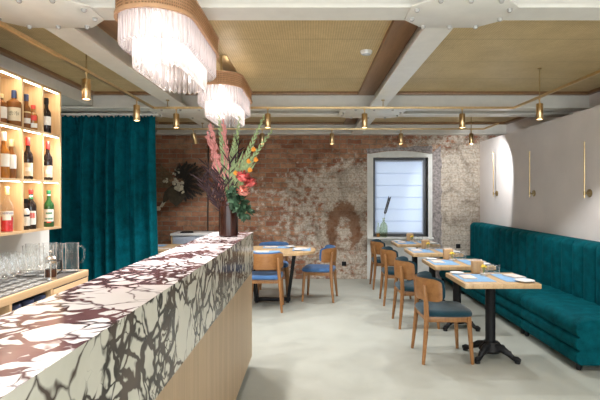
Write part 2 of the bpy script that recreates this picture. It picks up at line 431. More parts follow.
# steel I beams
BX = ((-1.715, -1.525), (.735, .925)); tr = 0
def trim(mb, mat, smooth=30):
    global tr
    tr += 1; return struct(mb.build('trim_%d' % tr, mat, smooth=smooth))
for x0, x1 in BX:
    b = MB(); b.box(x0, x1, Y0, YB, ZB, ZB + .02); c = (x0 + x1) / 2; b.box(c - .012, c + .012, Y0, YB, ZB + .02, ZR + .02)
    trim(b, M['beam'])
for y0, y1 in ((2.72, 2.92), (5.90, 6.10), (6.36, 6.58), (8.42, 8.64)):
    b = MB(); b.box(XLO + .06, XRO - .06, y0, y1, ZB - .002, ZB + .018); c = (y0 + y1) / 2; b.box(XLO + .06, XRO - .06, c - .012, c + .012, ZB + .018, ZR + .02)
    trim(b, M['beam'])
b = MB(); b.box(XLO + .06, -2.74, Y0, YB, ZB + .03, ZR); trim(b, M['beam'])
# gusset plates with bolts
def gusset(cx, cy, hx, hy, ch):
    global tr
    z0, z1 = ZB - .016, ZB - .004
    poly = [(cx - hx, cy - hy + ch), (cx - hx + ch, cy - hy), (cx + hx - ch, cy - hy), (cx + hx, cy - hy + ch),
            (cx + hx, cy + hy - ch), (cx + hx - ch, cy + hy), (cx - hx + ch, cy + hy), (cx - hx, cy + hy - ch)]
    p = trim(MB().prism(poly, z0, z1, 'xy', .003), M['beam'])
    for k, (x, y) in enumerate([(cx + a * hx, cy + c * hy) for a, c in ((-.55, .86), (0, .86), (.55, .86), (-.55, -.86), (0, -.86), (.55, -.86), (-.88, .3), (.88, .3), (-.88, -.3), (.88, -.3))]):
        MB().lathe([(0, -.018), (.009, -.018), (.016, -.008), (.016, 0)], (x, y, z0), 8).build('bolt', M['bolt'], p)
gusset(.875, 2.78, .30, .235, .13)
gusset(-1.58, 2.78, .33, .235, .13)
gusset(.80, 6.24, .42, .36, .12)
gusset(-1.62, 6.24, .42, .36, .12)
# brown frames round the rattan panels
def coffer(x0, x1, y0, y1, wx0, wx1, wy):
    b = MB(); z0 = ZR - .035; z1 = ZR + .001
    b.box(x0, x0 + wx0, y0, y1, z0, z1, .004).box(x1 - wx1, x1, y0, y1, z0, z1, .004)
    b.box(x0 + wx0, x1 - wx1, y0, y0 + wy, z0, z1, .004).box(x0 + wx0, x1 - wx1, y1 - wy, y1, z0, z1, .004)
    trim(b, M['frame'])
for y0, y1 in ((Y0 + .1, 2.76), (2.86, 5.95), (6.52, 8.46)):
    coffer(-1.56, .80, y0, y1, .22, .20, .07)
    coffer(.86, 3.50, y0, y1, .06, .06, .07)
    coffer(-2.74, -1.65, y0, y1, .07, .06, .07)

# window
win = struct(bpy.data.objects.new('window_1', None)); COL.objects.link(win); win.location = (0, 0, 0)
YF = YB + .10
f = MB(); fw = .045
f.box(WX0, WX0 + fw, YF, YF + .07, WZ0, WZ1, .005).box(WX1 - fw - .012, WX1, YF, YF + .07, WZ0, WZ1, .005)
f.box(WX0 + fw, WX1 - fw - .012, YF, YF + .07, WZ1 - fw, WZ1, .005).box(WX0 + fw, WX1 - fw - .012, YF, YF + .07, WZ0, WZ0 + fw, .005)
f.box(WX0 + .012, WX0 + .03, YF - .03, YF, 1.38, 1.50, .004)
f.build('frame', M['framew'], win)
sh = MB(); sh.box(WX0 + fw, WX0 + fw + .03, YF + .02, YF + .06, WZ0 + fw, WZ1 - fw).box(WX1 - fw - .05, WX1 - fw - .012, YF + .02, YF + .06, WZ0 + fw, WZ1 - fw)
sh.box(WX0 + fw + .03, WX1 - fw - .05, YF + .02, YF + .06, WZ1 - fw - .03, WZ1 - fw).box(WX0 + fw + .03, WX1 - fw - .05, YF + .02, YF + .06, WZ0 + fw, WZ0 + fw + .03)
sh.build('sash', M['grey'], win)
MB().box(WX0 + fw + .03, WX1 - fw - .05, YF + .045, YF + .05, WZ0 + fw + .03, WZ1 - fw - .03).build('pane', M['glass'], win)
bx0, bx1, bz0, bz1 = WX0 + fw + .006, WX1 - fw - .04, WZ0 + fw + .012, WZ1 - fw - .025
def blind_fn(u, v):
    z = bz1 + (bz0 - bz1) * v
    ph = (v * 6) % 1
    return (bx0 + (bx1 - bx0) * u, YF + .015 - .010 * ph + .003 * math.sin(u * 7 + v * 5), z + .004 * math.sin(u * 9 + int(v * 6) * 2))
MB().grid(blind_fn, 24, 90).build('blind', M['blind'], win)
b = MB()
for k in range(1, 6): b.box(bx0, bx1, YF - .004, YF + .006, bz1 + (bz0 - bz1) * k / 6 - .004, bz1 + (bz0 - bz1) * k / 6 + .004, .002)
b.build('blind_fold', M['blind'], win)
MB().box(bx0, bx1, YF - .002, YF + .012, bz0 - .004, bz0 + .016, .003).build('blind_bottom_bar', M['grey'], win)
# white plaster surround, slightly arched, down to the floor
px0, px1 = 1.042, 2.225
pl = MB()
pl.prism([(px0, 0), (WX0, 0), (WX0, 2.28), (px0, 2.285)], YB - .022, YB + .09, 'xz')
pl.prism([(WX1, 0), (px1, 0), (px1, 2.285), (WX1, 2.28)], YB - .022, YB + .09, 'xz')
pl.prism([(WX0, 0), (WX1, 0), (WX1, WZ0), (WX0, WZ0)], YB - .022, YB + .09, 'xz')
arc = [(px0 + (px1 - px0) * k / 12, 2.275 + .06 * math.sin(PI * k / 12)) for k in range(13)]
pl.prism([(px1, WZ1), (px0, WZ1)] + arc, YB - .021, YB + .089, 'xz')
trim(pl, M['plaster'])
pr = MB(); N = 26
def jag(k): return .012 * math.sin(k * 2.3) + .01 * math.sin(k * 5.1) + random.uniform(-.008, .008)
pr.prism([(px1 + .003, .0), (px1 + .003, 2.30)] + [(px1 + .165 + jag(k), 2.44 - 2.44 * k / N) for k in range(N + 1)], YB - .018, YB + .02, 'xz')
lo = [(px0 + (px1 - px0) * k / 12, 2.287 + .06 * math.sin(PI * k / 12)) for k in range(13)]
hi = [(px0 - .02 + (px1 + .02 - px0) * k / 12, 2.375 + .055 * k / 12 + jag(k) * .6) for k in range(13)]
for k in range(12): pr.prism([lo[k], lo[k + 1], hi[k + 1], hi[k]], YB - .018, YB + .02, 'xz')
trim(pr, M['rough'])
sl = MB().box(px0, px1, YB - .13, YB + .10, WZ0 - .035, WZ0 - .001, .006); trim(sl, M['plaster'])

# sockets and conduit
def socket(x, z, label):
    t = thing('wall_socket', label, 'socket', (x, YB, z))
    MB().box(-.04, .04, -.014, .004, -.04, .04, .006).build('cover_plate', M['black'], t)
    MB().lathe([(0, -.004), (.02, -.004), (.024, .003)], (0, 0, 0), 14, mtx=Matrix.Translation((0, -.013, 0)) @ Matrix.Rotation(PI / 2, 4, 'X')).build('outlet_insert', M['cast'], t)
    return t
socket(.62, .28, 'black wall socket low on the bare brick between the blue chair and the window')
socket(2.70, .60, 'black wall socket on the brick beside the far end of the green bench')
o = MB().tube([(-1.86, YB - .012, .02), (-1.86, YB - .012, 1.2), (-1.85, YB - .012, 2.45)], .012, 8).build('cable_conduit', M['dryd']); tag(o, 'thin dark cable conduit running up the brick wall behind the vase', 'conduit')

# ------------------------------------------------------------------ bar counter
bar = thing('bar_counter', 'long bar counter with violet-veined marble top over pale oak front', 'bar counter', (-.512, 4.30, 0), math.radians(-.15))
BL = 4.9; TW = .355; ZT = 1.206
MB().prism([(-TW, ZT - .03), (-.03, ZT - .03), (0, ZT), (-TW, ZT)], -BL, 0, 'xz').build('countertop', M['mtop'], bar)
MB().prism([(-.03, .862), (0, .862), (0, ZT - .0004), (-.03, ZT - .0304)], -BL, 0, 'xz').box(-TW, -.031, -.03, 0, .862, ZT - .0305, .002).build('fascia', M['mfront'], bar, 'grey veined marble fascia below the top')
MB().box(-.034, -.012, -BL, -.012, .09, .8615).build('front_panel', M['oakbar'], bar, 'pale oak front with upright boards')
MB().box(-TW + .02, -.035, -.034, -.012, .09, .8615).build('end_panel', M['oakbar'], bar)
MB().box(-TW + .03, -.05, -BL, -.05, .0, .09).build('plinth', M['darktop'], bar)
MB().box(-TW, -TW + .02, -BL, -.036, .09, ZT - .031).build('back_panel', M['oakbar'], bar)

# ------------------------------------------------------------------ back bar cabinet
cab = thing('bar_cabinet', 'low oak cabinet with dark worktop against the white wall under the bottle shelf', 'cabinet', (XL + .004, 3.96, 0))
CD = .55; CY = -4.0; ch = .92
MB().box(.0, CD - .022, CY, -.022, ch - .012, ch - .002).build('worktop', M['darktop'], cab, 'dark stone worktop')
MB().box(CD - .022, CD, CY, 0, ch - .05, ch, .002).box(0, CD - .022, -.022, 0, ch - .05, ch, .002).build('top_edge', M['oaky'], cab)
c = MB().box(0, CD - .005, -.02, 0, .06, ch - .05).box(0, .012, CY, -.02, .06, ch - .014).box(.012, CD - .02, CY, -.02, .06, .08).box(.05, CD - .06, CY, -.02, 0, .06)
for y in (-.55, -1.02, -1.7, -2.4): c.box(.012, CD - .006, y - .012, y + .012, .08, ch - .05)
c.box(.012, CD - .01, CY, -.562, .58, .60)
c.build('carcass', M['oaky'], cab)
dr = MB().box(CD - .018, CD + .002, -.535, -.022, ch - .26, ch - .06, .002).build('drawer', M['oaky'], cab)
MB().box(CD - .017, CD - .004, -.535, -.022, ch - .0598, ch - .0502).build('finger_pull', M['darktop'], dr)
dr2 = MB().box(CD - .018, CD + .002, -.535, -.022, .09, ch - .268, .002).build('door', M['oaky'], cab)
MB().box(CD + .002, CD + .012, -.52, -.50, .35, .55, .002).build('handle', M['brass'], dr2)
for k, y in enumerate((3.345, 3.20, 3.06)):
    t = thing('canister', ['black lidded canister in the cabinet, next to the oak drawer', 'black lidded canister between its two twins in the cabinet', 'black lidded canister in the cabinet, third from the oak drawer'][k], 'canister', (XL + CD - .075, y, .6005), 0, 'canisters in the open cabinet')
    MB().lathe([(0, 0), (.05, 0), (.054, .006), (.054, .20), (.05, .206), (0, .206)], seg=20).build('body', M['black'], t)
    MB().lathe([(0, .207), (.057, .207), (.057, .235), (.05, .243), (0, .243)], seg=20).build('lid', M['navy'], t)

# glassware
def wine_glass(label):
    t = thing('wine_glass', label, 'wine glass', (0, 0, 0), 0, 'wine glasses on the bar cabinet')
    MB().lathe([(0, .0), (.034, .001), (.035, .003), (.012, .007), (.0045, .014)], seg=18).build('foot', M['glass'], t)
    MB().lathe([(.0045, .014), (.004, .05), (.004, .085), (.007, .094)], seg=10).build('stem', M['glass'], t)
    MB().lathe([(0, .094), (.018, .099), (.034, .118), (.041, .145), (.039, .175), (.033, .205), (.0318, .205), (.0378, .175), (.0398, .145), (.033, .12), (.017, .101), (0, .097)], seg=20).build('bowl', M['glass'], t)
    return t
wg = None; rows = ['front', 'second', 'third', 'back']
for r in range(4):
    for k in range(8):
        x = -1.925 - r * .10; y = 3.50 - k * .085 - (.09 if r == 0 else 0) + (r % 2) * .04
        lb = ('stemmed wine glass in the %s row on the cabinet, %s' % (rows[r], 'nearest the pitchers' if k == 0 else ORD[k] + ' from the pitchers'))
        if wg is None: wg = wine_glass(lb); wg.location = (x, y, ch - .002)
        else: dup(wg, (x, y, ch - .002), 0, lb)
def pitcher():
    t = thing('glass_pitcher', '', 'pitcher', (0, 0, 0), 0, 'glass pitchers on the bar cabinet')
    MB().lathe([(0, 0), (.05, 0), (.053, .006), (.051, .10), (.049, .18), (.052, .235), (.0495, .235), (.0465, .18), (.0485, .10), (.049, .012), (0, .009)], seg=24).build('body', M['glass'], t)
    MB().tube([(.048, 0, .205), (.085, 0, .212), (.108, 0, .18), (.105, 0, .12), (.085, 0, .08), (.05, 0, .07)], .0065, 8).build('handle', M['glass'], t)
    MB().lathe([(.0525, 0), (.0545, .003), (.0525, .006)], (0, 0, .229), 24).build('rim', M['glass'], t)
    return t
pt = pitcher(); pls = [(-1.935, 3.86, 'clear glass pitcher with loop handle at the end of the cabinet by the curtain'),
    (-2.03, 3.80, 'clear glass pitcher second from the curtain end of the cabinet'), (-2.12, 3.87, 'clear glass pitcher third from the curtain end, behind the coffee press'),
    (-2.03, 3.66, 'clear glass pitcher just behind the coffee press'), (-2.22, 3.80, 'clear glass pitcher against the white wall, behind the others'),
    (-2.16, 3.66, 'clear glass pitcher beside the rows of wine glasses')]
for k, (x, y, lb) in enumerate(pls):
    if k == 0: pt.location = (x, y, ch - .002); pt['label'] = lb; pt.rotation_euler.z = -.1
    else: dup(pt, (x, y, ch - .002), random.uniform(-.35, .05), lb)
t = thing('coffee_press', 'small glass coffee press with steel frame holding dark coffee', 'coffee press', (-1.91, 3.50, ch - .002), PI)
MB().lathe([(0, .012), (.036, .012), (.037, .018), (.037, .15), (.035, .15), (.035, .02), (0, .016)], seg=20).build('beaker', M['glass'], t)
MB().lathe([(0, .0225), (.0376, .0225), (.0376, .08), (0, .08)], seg=20).build('coffee', M['coffee'], t)
fr = MB().lathe([(.037, .0), (.041, .0), (.041, .022), (.0375, .022)], seg=20).lathe([(.0375, .125), (.041, .125), (.041, .14), (.0375, .14)], seg=20)
for a in range(4): fr.box(-.004, .004, .0375, .041, .02, .13, 0, mtx=Matrix.Rotation(a * PI / 2 + .5, 4, 'Z'))
fr.build('frame', M['steel'], t)
MB().lathe([(0, .15), (.040, .15), (.040, .158), (.03, .172), (.006, .178), (.0035, .18), (.0035, .195), (.009, .197), (.012, .207), (.008, .217), (0, .219)], seg=20).build('lid', M['steel'], t)
MB().tube([(-.02, -.036, .135), (-.04, -.07, .13), (-.042, -.073, .06), (-.02, -.036, .03)], .006, 8).build('handle', M['black'], t)

# ------------------------------------------------------------------ wall shelf with bottles
SH0, SH1 = 1.262, 2.412; SD = .30
cols = [4.01 - .262 * k for k in range(6)]; lev = [SH0, SH0 + .381, SH0 + .762, SH1]
sh = thing('bottle_shelf', 'oak wall shelf of open cells with lit strips holding liquor bottles', 'shelf', (XL, 4.01, SH0))
q = .018
for k, y in enumerate(cols):
    MB().box(0, SD, y - 4.01 - q, y - 4.01, 0, SH1 - SH0).build('side_panel' if k in (0, 5) else 'divider', M['oak'], sh)
for k, z in enumerate(lev):
    zz = z - SH0 - (q if k == 3 else 0)
    for a, b_ in zip(cols[1:], cols): MB().box(0, SD - .001, a - 4.01, b_ - 4.01 - q, zz, zz + q).build('shelf_board', M['oaky'], sh)
MB().box(0, .008, cols[-1] - 4.01, -q, q, SH1 - SH0 - q).build('back_panel', M['oak'], sh)
for k in range(1, 4):
    zz = lev[k] - SH0 - (q if k == 3 else 0)
    for a, b_ in zip(cols[1:], cols):
        MB().box(SD - .028, SD - .014, a - 4.01 + .006, b_ - 4.01 - q - .006, zz - .005, zz - .0002).build('light_strip', M['led'], sh)
        lamp('AREA', 'strip glow', (SD - .03, (a + b_) / 2 - 4.01 - q / 2, zz - .008), (.5), (1, .84, .60), sh, aim=(-.25, 0, -1), shape='RECTANGLE', size=.03, size_y=.2)

BAIM = math.atan2(-3.6, 2.15)
def bottle(label, row, x, y, prof, mat, cap, caph, labels, neck=None, liquid=None, text=None, name='bottle'):
    z = lev[row] + q + .0005; y += .025
    t = thing(name, label, 'bottle', (x, y, z), BAIM, 'bottles in the oak wall shelf')
    MB().lathe(prof, seg=24).build('body', mat, t)
    zt = prof[-1][1]; rt = max(prof[-2][0], .012)
    MB().lathe([(rt + .0015, zt - caph * .55), (rt + .002, zt - caph * .5), (rt + .002, zt + caph * .45), (rt, zt + caph * .5), (0, zt + caph * .5)], seg=16).build('cap', cap, t)
    def rad(h):
        for (r0, z0), (r1, z1) in zip(prof, prof[1:]):
            if z0 <= h <= z1 and z1 > z0: return r0 + (r1 - r0) * (h - z0) / (z1 - z0)
        return prof[1][0]
    for (z0, z1, m, w) in labels:
        n = 6; MB().lathe([(rad(z0 + (z1 - z0) * k / n) + .0008, z0 + (z1 - z0) * k / n) for k in range(n + 1)], seg=14, a0=-w, a1=w).build('paper_label', m, t)
    if liquid: MB().lathe(liquid[0], seg=24).build('liquid', liquid[1], t)
    if text:
        s_, z0, size, m = text
        cu = bpy.data.curves.new('lettering', 'FONT'); cu.body = s_; cu.size = size; cu.align_x = 'CENTER'; cu.extrude = .0002
        ob = bpy.data.objects.new('lettering', cu); COL.objects.link(ob)
        me = bpy.data.meshes.new_from_object(ob.evaluated_get(bpy.context.evaluated_depsgraph_get()))
        bpy.data.objects.remove(ob)
        for v in me.vertices:
            r_ = rad(z0) + .0014 + v.co.z; a = v.co.x / rad(z0); v.co = (r_ * math.cos(a), r_ * math.sin(a), z0 + v.co.y)
        me.materials.append(m); o = bpy.data.objects.new('lettering', me); COL.objects.link(o); o.parent = t
    return t
tall = lambda R=.037, H=.30: [(0, .0), (R - .004, 0), (R, .006), (R, H * .56), (R * .9, H * .63), (R * .5, H * .71), (.0145, H * .76), (.0135, H * .93), (.0145, H * .95), (0, H * .95)]
squat = lambda R=.045, H=.225: [(0, 0), (R - .004, 0), (R, .006), (R, H * .64), (R * .93, H * .71), (R * .5, H * .78), (.015, H * .81), (.0145, H * .95), (0, H * .95)]
PX = -2.15
bottle('whisky bottle half hidden by the oak divider beside the navy-capped bottle', 2, PX - .03, 3.325, squat(.04, .21), M['whisky'], M['cap_gold'], .03, [(.04, .12, M['paper'], 1.2)])
bottle('squat amber whisky bottle with navy cap and cream label', 2, PX, 3.425, squat(.050, .245), M['whisky'], M['navy'], .055, [(.035, .13, M['cream'], 1.0)], text=('余市', .075, .034, M['inkb']))
bottle('narrow amber bottle with gold cap behind the divider, top row', 2, PX, 3.575, tall(.030, .25), M['whisky'], M['navy'], .05, [(.04, .08, M['paper'], 1.1), (.12, .13, M['cap_gold'], 1.4)])
bottle('small orange bottle with slanting shoulders and white label, top row', 2, PX + .02, 3.63, tall(.030, .185), M['amber'], M['redl'], .03, [(.015, .05, M['paper'], 1.1), (.07, .11, M['redl'], .9)])
bottle('dark bottle standing alone in the top cell next to the curtain', 2, PX + .025, 3.805, tall(.034, .27), M['wine'], M['black'], .05, [(.06, .13, M['paper'], 1.2)])
bottle('clear-topped amber bottle with white label and silver cap, middle row', 1, PX, 3.31, tall(.036, .31), M['amber'], M['paper'], .06, [(.08, .17, M['paper'], 1.3)])
bottle('amber bottle with tall white label standing next to the silver-capped one', 1, PX + .005, 3.385, tall(.034, .27), M['whisky'], M['cap_gold'], .05, [(.07, .17, M['paper'], 1.2)])
bottle('dark vermouth bottle with red cap and cream label beside the whisky cell', 1, PX, 3.595, tall(.036, .305), M['wine'], M['cap_red'], .06, [(.025, .125, M['cream'], 1.15), (.06, .09, M['paper'], .5)])
bottle('dark vermouth bottle with red cap and cream label in the cell by the curtain', 1, PX, 3.87, tall(.036, .305), M['wine'], M['cap_red'], .06, [(.025, .12, M['cream'], 1.15), (.055, .085, M['paper'], .5)])
bottle('clear bottle of red aperitif with white and blue label', 0, PX, 3.345, tall(.040, .31), M['glass'], M['cap_gold'], .055, [(.118, .15, M['paper'], 1.3), (.085, .118, M['paper'], .7)],
       liquid=([(0, .006), (.037, .006), (.037, .105), (0, .105)], M['redliq']), text=('CAMPARI', .126, .022, M['ink']))
bottle('slim white-labelled bottle tucked behind the red-capped vermouth, bottom row', 0, PX + .005, 3.56, tall(.026, .23), M['wine'], M['black'], .03, [(.03, .10, M['paper'], 1.4), (.115, .16, M['paper'], 1.4)])
bottle('dark vermouth bottle with red cap, green band and red-white label', 0, PX, 3.635, tall(.038, .305), M['wine'], M['cap_red'], .03, [(.035, .14, M['paper'], 1.05), (.085, .125, M['redl'], .8), (.246, .262, M['paper'], 3.1), (.232, .246, M['cap_green'], 3.1)])
bottle('green glass vermouth bottle with green cap in the bottom corner cell', 0, PX, 3.885, tall(.039, .30), M['greenb'], M['cap_green'], .03, [(.045, .145, M['paper'], 1.05), (.06, .075, M['cap_green'], .8), (.105, .12, M['cap_green'], .6), (.035, .045, M['redl'], .4), (.255, .268, M['paper'], 3.1)])

# ------------------------------------------------------------------ curtain
def cur(u, v):
    x = -3.50 + 1.46 * u + .05 * u * v * v
    k = .35 + .65 * min(1, v * 5)
    w = .07 * math.sin(u * 52 + 1.6 * math.sin(u * 11 + .8 * v)) + .03 * math.sin(u * 23 + 1.3 + .6 * v) + .012 * math.sin(u * 150 + v * 3) * (1 - v)
    top = 2.575 + .012 * math.sin(u * 170)
    z = top + (.02 - top) * v
    y = 6.27 + w * k - (.01 * math.sin(u * 120) if v < .04 else 0)
    return (x, y, z)
cu = MB().grid(cur, 260, 24).build('curtain', M['curtain'], smooth=80)
sm = cu.modifiers.new('thick', 'SOLIDIFY'); sm.thickness = .006
tag(cu, 'floor-length teal velvet curtain hanging in folds behind the bar', 'curtain')
o = MB().box(-3.52, -2.0, 6.25, 6.29, 2.585, 2.618, .003).build('curtain_rail', M['beam']); tag(o, 'slim pale curtain rail fixed under the beam above the teal curtain', 'curtain rail')

# ------------------------------------------------------------------ chandeliers
def chandelier(loc, label, canopy_h):
    t = thing('chandelier', label, 'chandelier', loc, 0, 'crystal chandeliers over the bar')
    # local origin = underside of rattan drum ; long axis = y
    def obr(W, L, n):
        r = W / 2; s = L - W; per = 2 * s + 2 * PI * r; P = []
        for k in range(n):
            d = per * k / n
            if d < s: P.append((r, -s / 2 + d, 0))
            elif d < s + PI * r: a = (d - s) / r; P.append((r * math.cos(a), s / 2 + r * math.sin(a), a))
            elif d < 2 * s + PI * r: P.append((-r, s / 2 - (d - s - PI * r), PI))
            else: a = (d - 2 * s - PI * r) / r + PI; P.append((r * math.cos(a), -s / 2 + r * math.sin(a), a))
        return P
    def ringband(W, L, z0, z1, th, n=72):
        b = MB(); A = obr(W, L, n); B = obr(W - 2 * th, L - 2 * th, n); prof = [(A, z0), (A, z1), (B, z1), (B, z0)]
        V = [[b.b.verts.new((p[0], p[1], z)) for p in Pn] for Pn, z in prof]
        for k in range(4):
            for i in range(n): b.b.faces.new((V[k][i], V[k][(i + 1) % n], V[(k + 1) % 4][(i + 1) % n], V[(k + 1) % 4][i]))
        return b
    W, L = .42, 1.04
    ringband(W, L, .0, .108, .006).build('rattan_drum', M['band'], t)
    ringband(W + .016, L + .016, -.008, .012, .014).build('lower_rim', M['rim'], t)
    ringband(W + .016, L + .016, .100, .112, .014).build('upper_rim', M['rim'], t)
    b = MB().box(-.012, .012, -.48, .48, .08, .095)
    for y in (-.3, 0, .3): b.box(-.20, .20, y - .01, y + .01, .08, .095)
    b.build('inner_frame', M['brassd'], t)
    cn = MB()
    for y in (-.25, .25): cn.tube([(0, y, .09), (0, y, canopy_h)], .006, 8)
    cn.box(-.06, .06, -.3, .3, canopy_h - .008, canopy_h, .003)
    cn.build('ceiling_mount', M['brassd'], t)
    rod = None
    for (w, l, n, z0, z1) in ((.365, .985, 72, -.16, .09), (.265, .77, 52, -.26, .07)):
        for k, (x, y, a) in enumerate(obr(w, l, n)):
            zz0 = z0
            if rod is None or k == 0:
                m = MB(); h = z1 - zz0
                m.lathe([(0, -.012), (.011, 0), (.0155, .006), (.0155, h), (0, h)], seg=6)
                rod = m.build('crystal_rod', M['crystal'], t, smooth=0)
                ro = rod
            else:
                ro = rod.copy(); COL.objects.link(ro)
            ro.location = (x, y, zz0 + .012); ro.rotation_euler = (0, 0, a + random.uniform(-.4, .4))
    for y in (-.30, -.10, .10, .30):
        bu = MB().lathe([(0, -.06), (.016, -.052), (.024, -.03), (.024, -.008), (.014, .02), (.013, .05), (0, .052)], (0, y, .0), 14).build('bulb', M['bulb'], t)
        MB().lathe([(.0135, .05), (.015, .05), (.015, .09), (0, .09)], (0, y, 0), 12).build('lamp_holder', M['brassd'], bu)
        lamp('POINT', 'chandelier glow', (.0, y, -.13), CH_E, (1, .85, .76), t, shadow_soft_size=.04)
    for y in (-.2, .2): lamp('SPOT', 'added bar fill', (0, y, -.20), 34, (1, .95, .93), t, aim=(0, 0, -1), spot_size=math.radians(125), spot_blend=.6, shadow_soft_size=.05)  # extra spots added inside each chandelier to brighten the marble top
    return t
CH_E = .8
chandelier((-.835, 2.90, 2.495), 'rattan drum chandelier with two tiers of crystal rods, nearer the bottle shelf', ZB - .004 - 2.495)
chandelier((-.82, 4.64, 2.51), 'rattan drum chandelier with crystal rods hanging above the flower vase', ZR - 2.51)

# ------------------------------------------------------------------ tracks and spots
def rail(pts, name, label, drops):
    t = thing(name, label, 'track', (0, 0, 0))
    m = MB()
    for a, b_ in zip(pts, pts[1:]):
        dx, dy = b_[0] - a[0], b_[1] - a[1]; L = math.hypot(dx, dy)
        m.box(-.012, L + .012, -.011, .011, -.012, .012, .002, 1, Matrix.Translation(a) @ Matrix.Rotation(math.atan2(dy, dx), 4, 'Z'))
    m.build('rail', M['brass'], t)
    for (x, y, zt) in drops: MB().lathe([(0, 0), (.005, 0), (.005, zt - pts[0][2] - .012), (.02, zt - pts[0][2] - .010), (.02, zt - pts[0][2]), (0, zt - pts[0][2])], (x, y, pts[0][2]), 10).build('hanger', M['brassd'], t)
ZK = 2.53
rail([(-1.78, .3, ZK), (-1.78, 5.40, ZK), (2.32, 5.40, ZK), (2.32, .3, ZK), (-1.78, .3, ZK)], 'lighting_track', 'slim brass lighting track in a loop in front of the double beam', [(-1.62, 5.40, ZB), (.83, 5.40, ZB)] + [(x, y, ZR) for x, y in ((-1.78, 3.78), (2.32, 4.8))])  # near cross run is out of view, added to carry the extra spotlight
rail([(-3.0, 7.16, ZK), (2.62, 7.16, ZK), (2.62, 6.62, ZK)], 'lighting_track', 'slim brass lighting track beyond the double beam, near the brick wall', [(-1.62, 7.16, ZB), (.83, 7.16, ZB), (2.43, 7.16, ZR)])
def spot(x, y, label, tilt=(0, 0), e=31, aim=None, c=(.95, .975, 1), size=108, blend=.45):
    t = thing('track_spotlight', label, 'spotlight', (x, y, ZK - .012), 0, 'brass track spotlights')
    MB().lathe([(0, 0), (.012, 0), (.012, -.012), (.006, -.014), (.006, -.05), (.010, -.052), (.010, -.06), (0, -.06)], seg=12).build('stem', M['brass'], t)
    R = Matrix.Translation((0, 0, -.055)) @ Euler((tilt[0], tilt[1], 0)).to_matrix().to_4x4()
    MB().lathe([(0, .0), (.030, 0), (.0335, -.005), (.0335, -.155), (.030, -.16), (.028, -.158), (.028, -.150), (0, -.150)], seg=22, mtx=R).build('body', M['brass'], t)
    MB().lathe([(.0, -.1525), (.0265, -.1525), (.0265, -.1505), (0, -.1505)], seg=18, mtx=R).build('lens', M['lens'], t)
    d = Vector(aim) if aim else (R.to_3x3() @ Vector((0, 0, -1)))
    lamp('SPOT', 'spot beam', R @ Vector((0, 0, -.168)), e, c, t, aim=d, spot_size=math.radians(size), spot_blend=blend, shadow_soft_size=.014)
spot(-1.78, 3.78, 'brass spotlight hanging beside the oak bottle shelf')
spot(-1.78, 4.88, 'brass spotlight hanging in front of the curtain, nearest the track corner')
spot(-1.52, 5.40, 'brass spotlight hanging just past the edge of the curtain, by the beam')
spot(-.48, 5.40, 'brass spotlight beside the gladioli in the vase')
spot(.62, 5.40, 'brass spotlight on the front track, under the crossing of the beams')
spot(1.73, 5.40, 'brass spotlight on the front track, above the bench tables')
spot(2.32, 4.80, 'brass spotlight hanging nearest the plain pale wall')
spot(-1.78, 2.3, 'brass spotlight hanging over the back bar worktop')
spot(-.85, .3, 'unseen added brass spotlight brightening the near end of the marble bar', e=60)  # added out of view to lift the near bar top
spot(2.32, 3.2, 'brass spotlight hanging above the near end of the bench')
spot(-1.76, 7.16, 'tilted brass spotlight aimed at the dried bouquet', tilt=(.30, -.18))
spot(-.72, 7.16, 'brass spotlight on the far track, behind the gladiolus tips')
spot(.33, 7.16, 'brass spotlight on the far track, between vase and window')
spot(1.37, 7.16, 'brass spotlight hanging in front of the window top')
spot(2.43, 7.16, 'brass spotlight at the far track end, by the corner of the walls', e=38, aim=(.5, .9, -.5), c=(.95, .98, 1), size=100, blend=.3)
t = thing('smoke_detector', 'round white smoke detector on the rattan ceiling panel', 'smoke detector', (.50, 4.22, ZR))
MB().lathe([(0, -.035), (.03, -.034), (.048, -.026), (.052, -.012), (.055, -.010), (.055, 0), (0, 0)], seg=28).build('housing', M['white'], t)
MB().lathe([(.026, -.0355), (.036, -.0335), (.036, -.031), (.026, -.033)], seg=24).build('sensor_ring', M['grey'], t)

# ------------------------------------------------------------------ wall sconces
for (y, z1, lb) in ((7.87, 2.25, 'slim brass rod sconce on the pale wall, nearest the brick corner'), (6.57, 2.14, 'slim brass rod sconce between the other two on the pale wall'), (5.26, 2.13, 'slim brass rod sconce on the pale wall, farthest from the brick')):
    t = thing('wall_sconce', lb, 'wall sconce', (XR, y, 1.56), 0, 'brass rod wall sconces')
    MB().lathe([(0, -.016), (.036, -.016), (.044, -.010), (.044, 0), (0, 0)], seg=24, mtx=Matrix.Rotation(PI / 2, 4, 'Y')).build('wall_rose', M['brassd'], t)
    MB().tube([(-.014, 0, 0), (-.06, 0, 0)], .007, 10).lathe([(0, -.02), (.011, -.02), (.011, .02), (0, .02)], (-.062, 0, 0), 12).build('arm', M['brassd'], t)
    MB().tube([(-.062, 0, -.055), (-.062, 0, z1 - 1.56)], .0075, 12).build('rod', M['brass'], t)

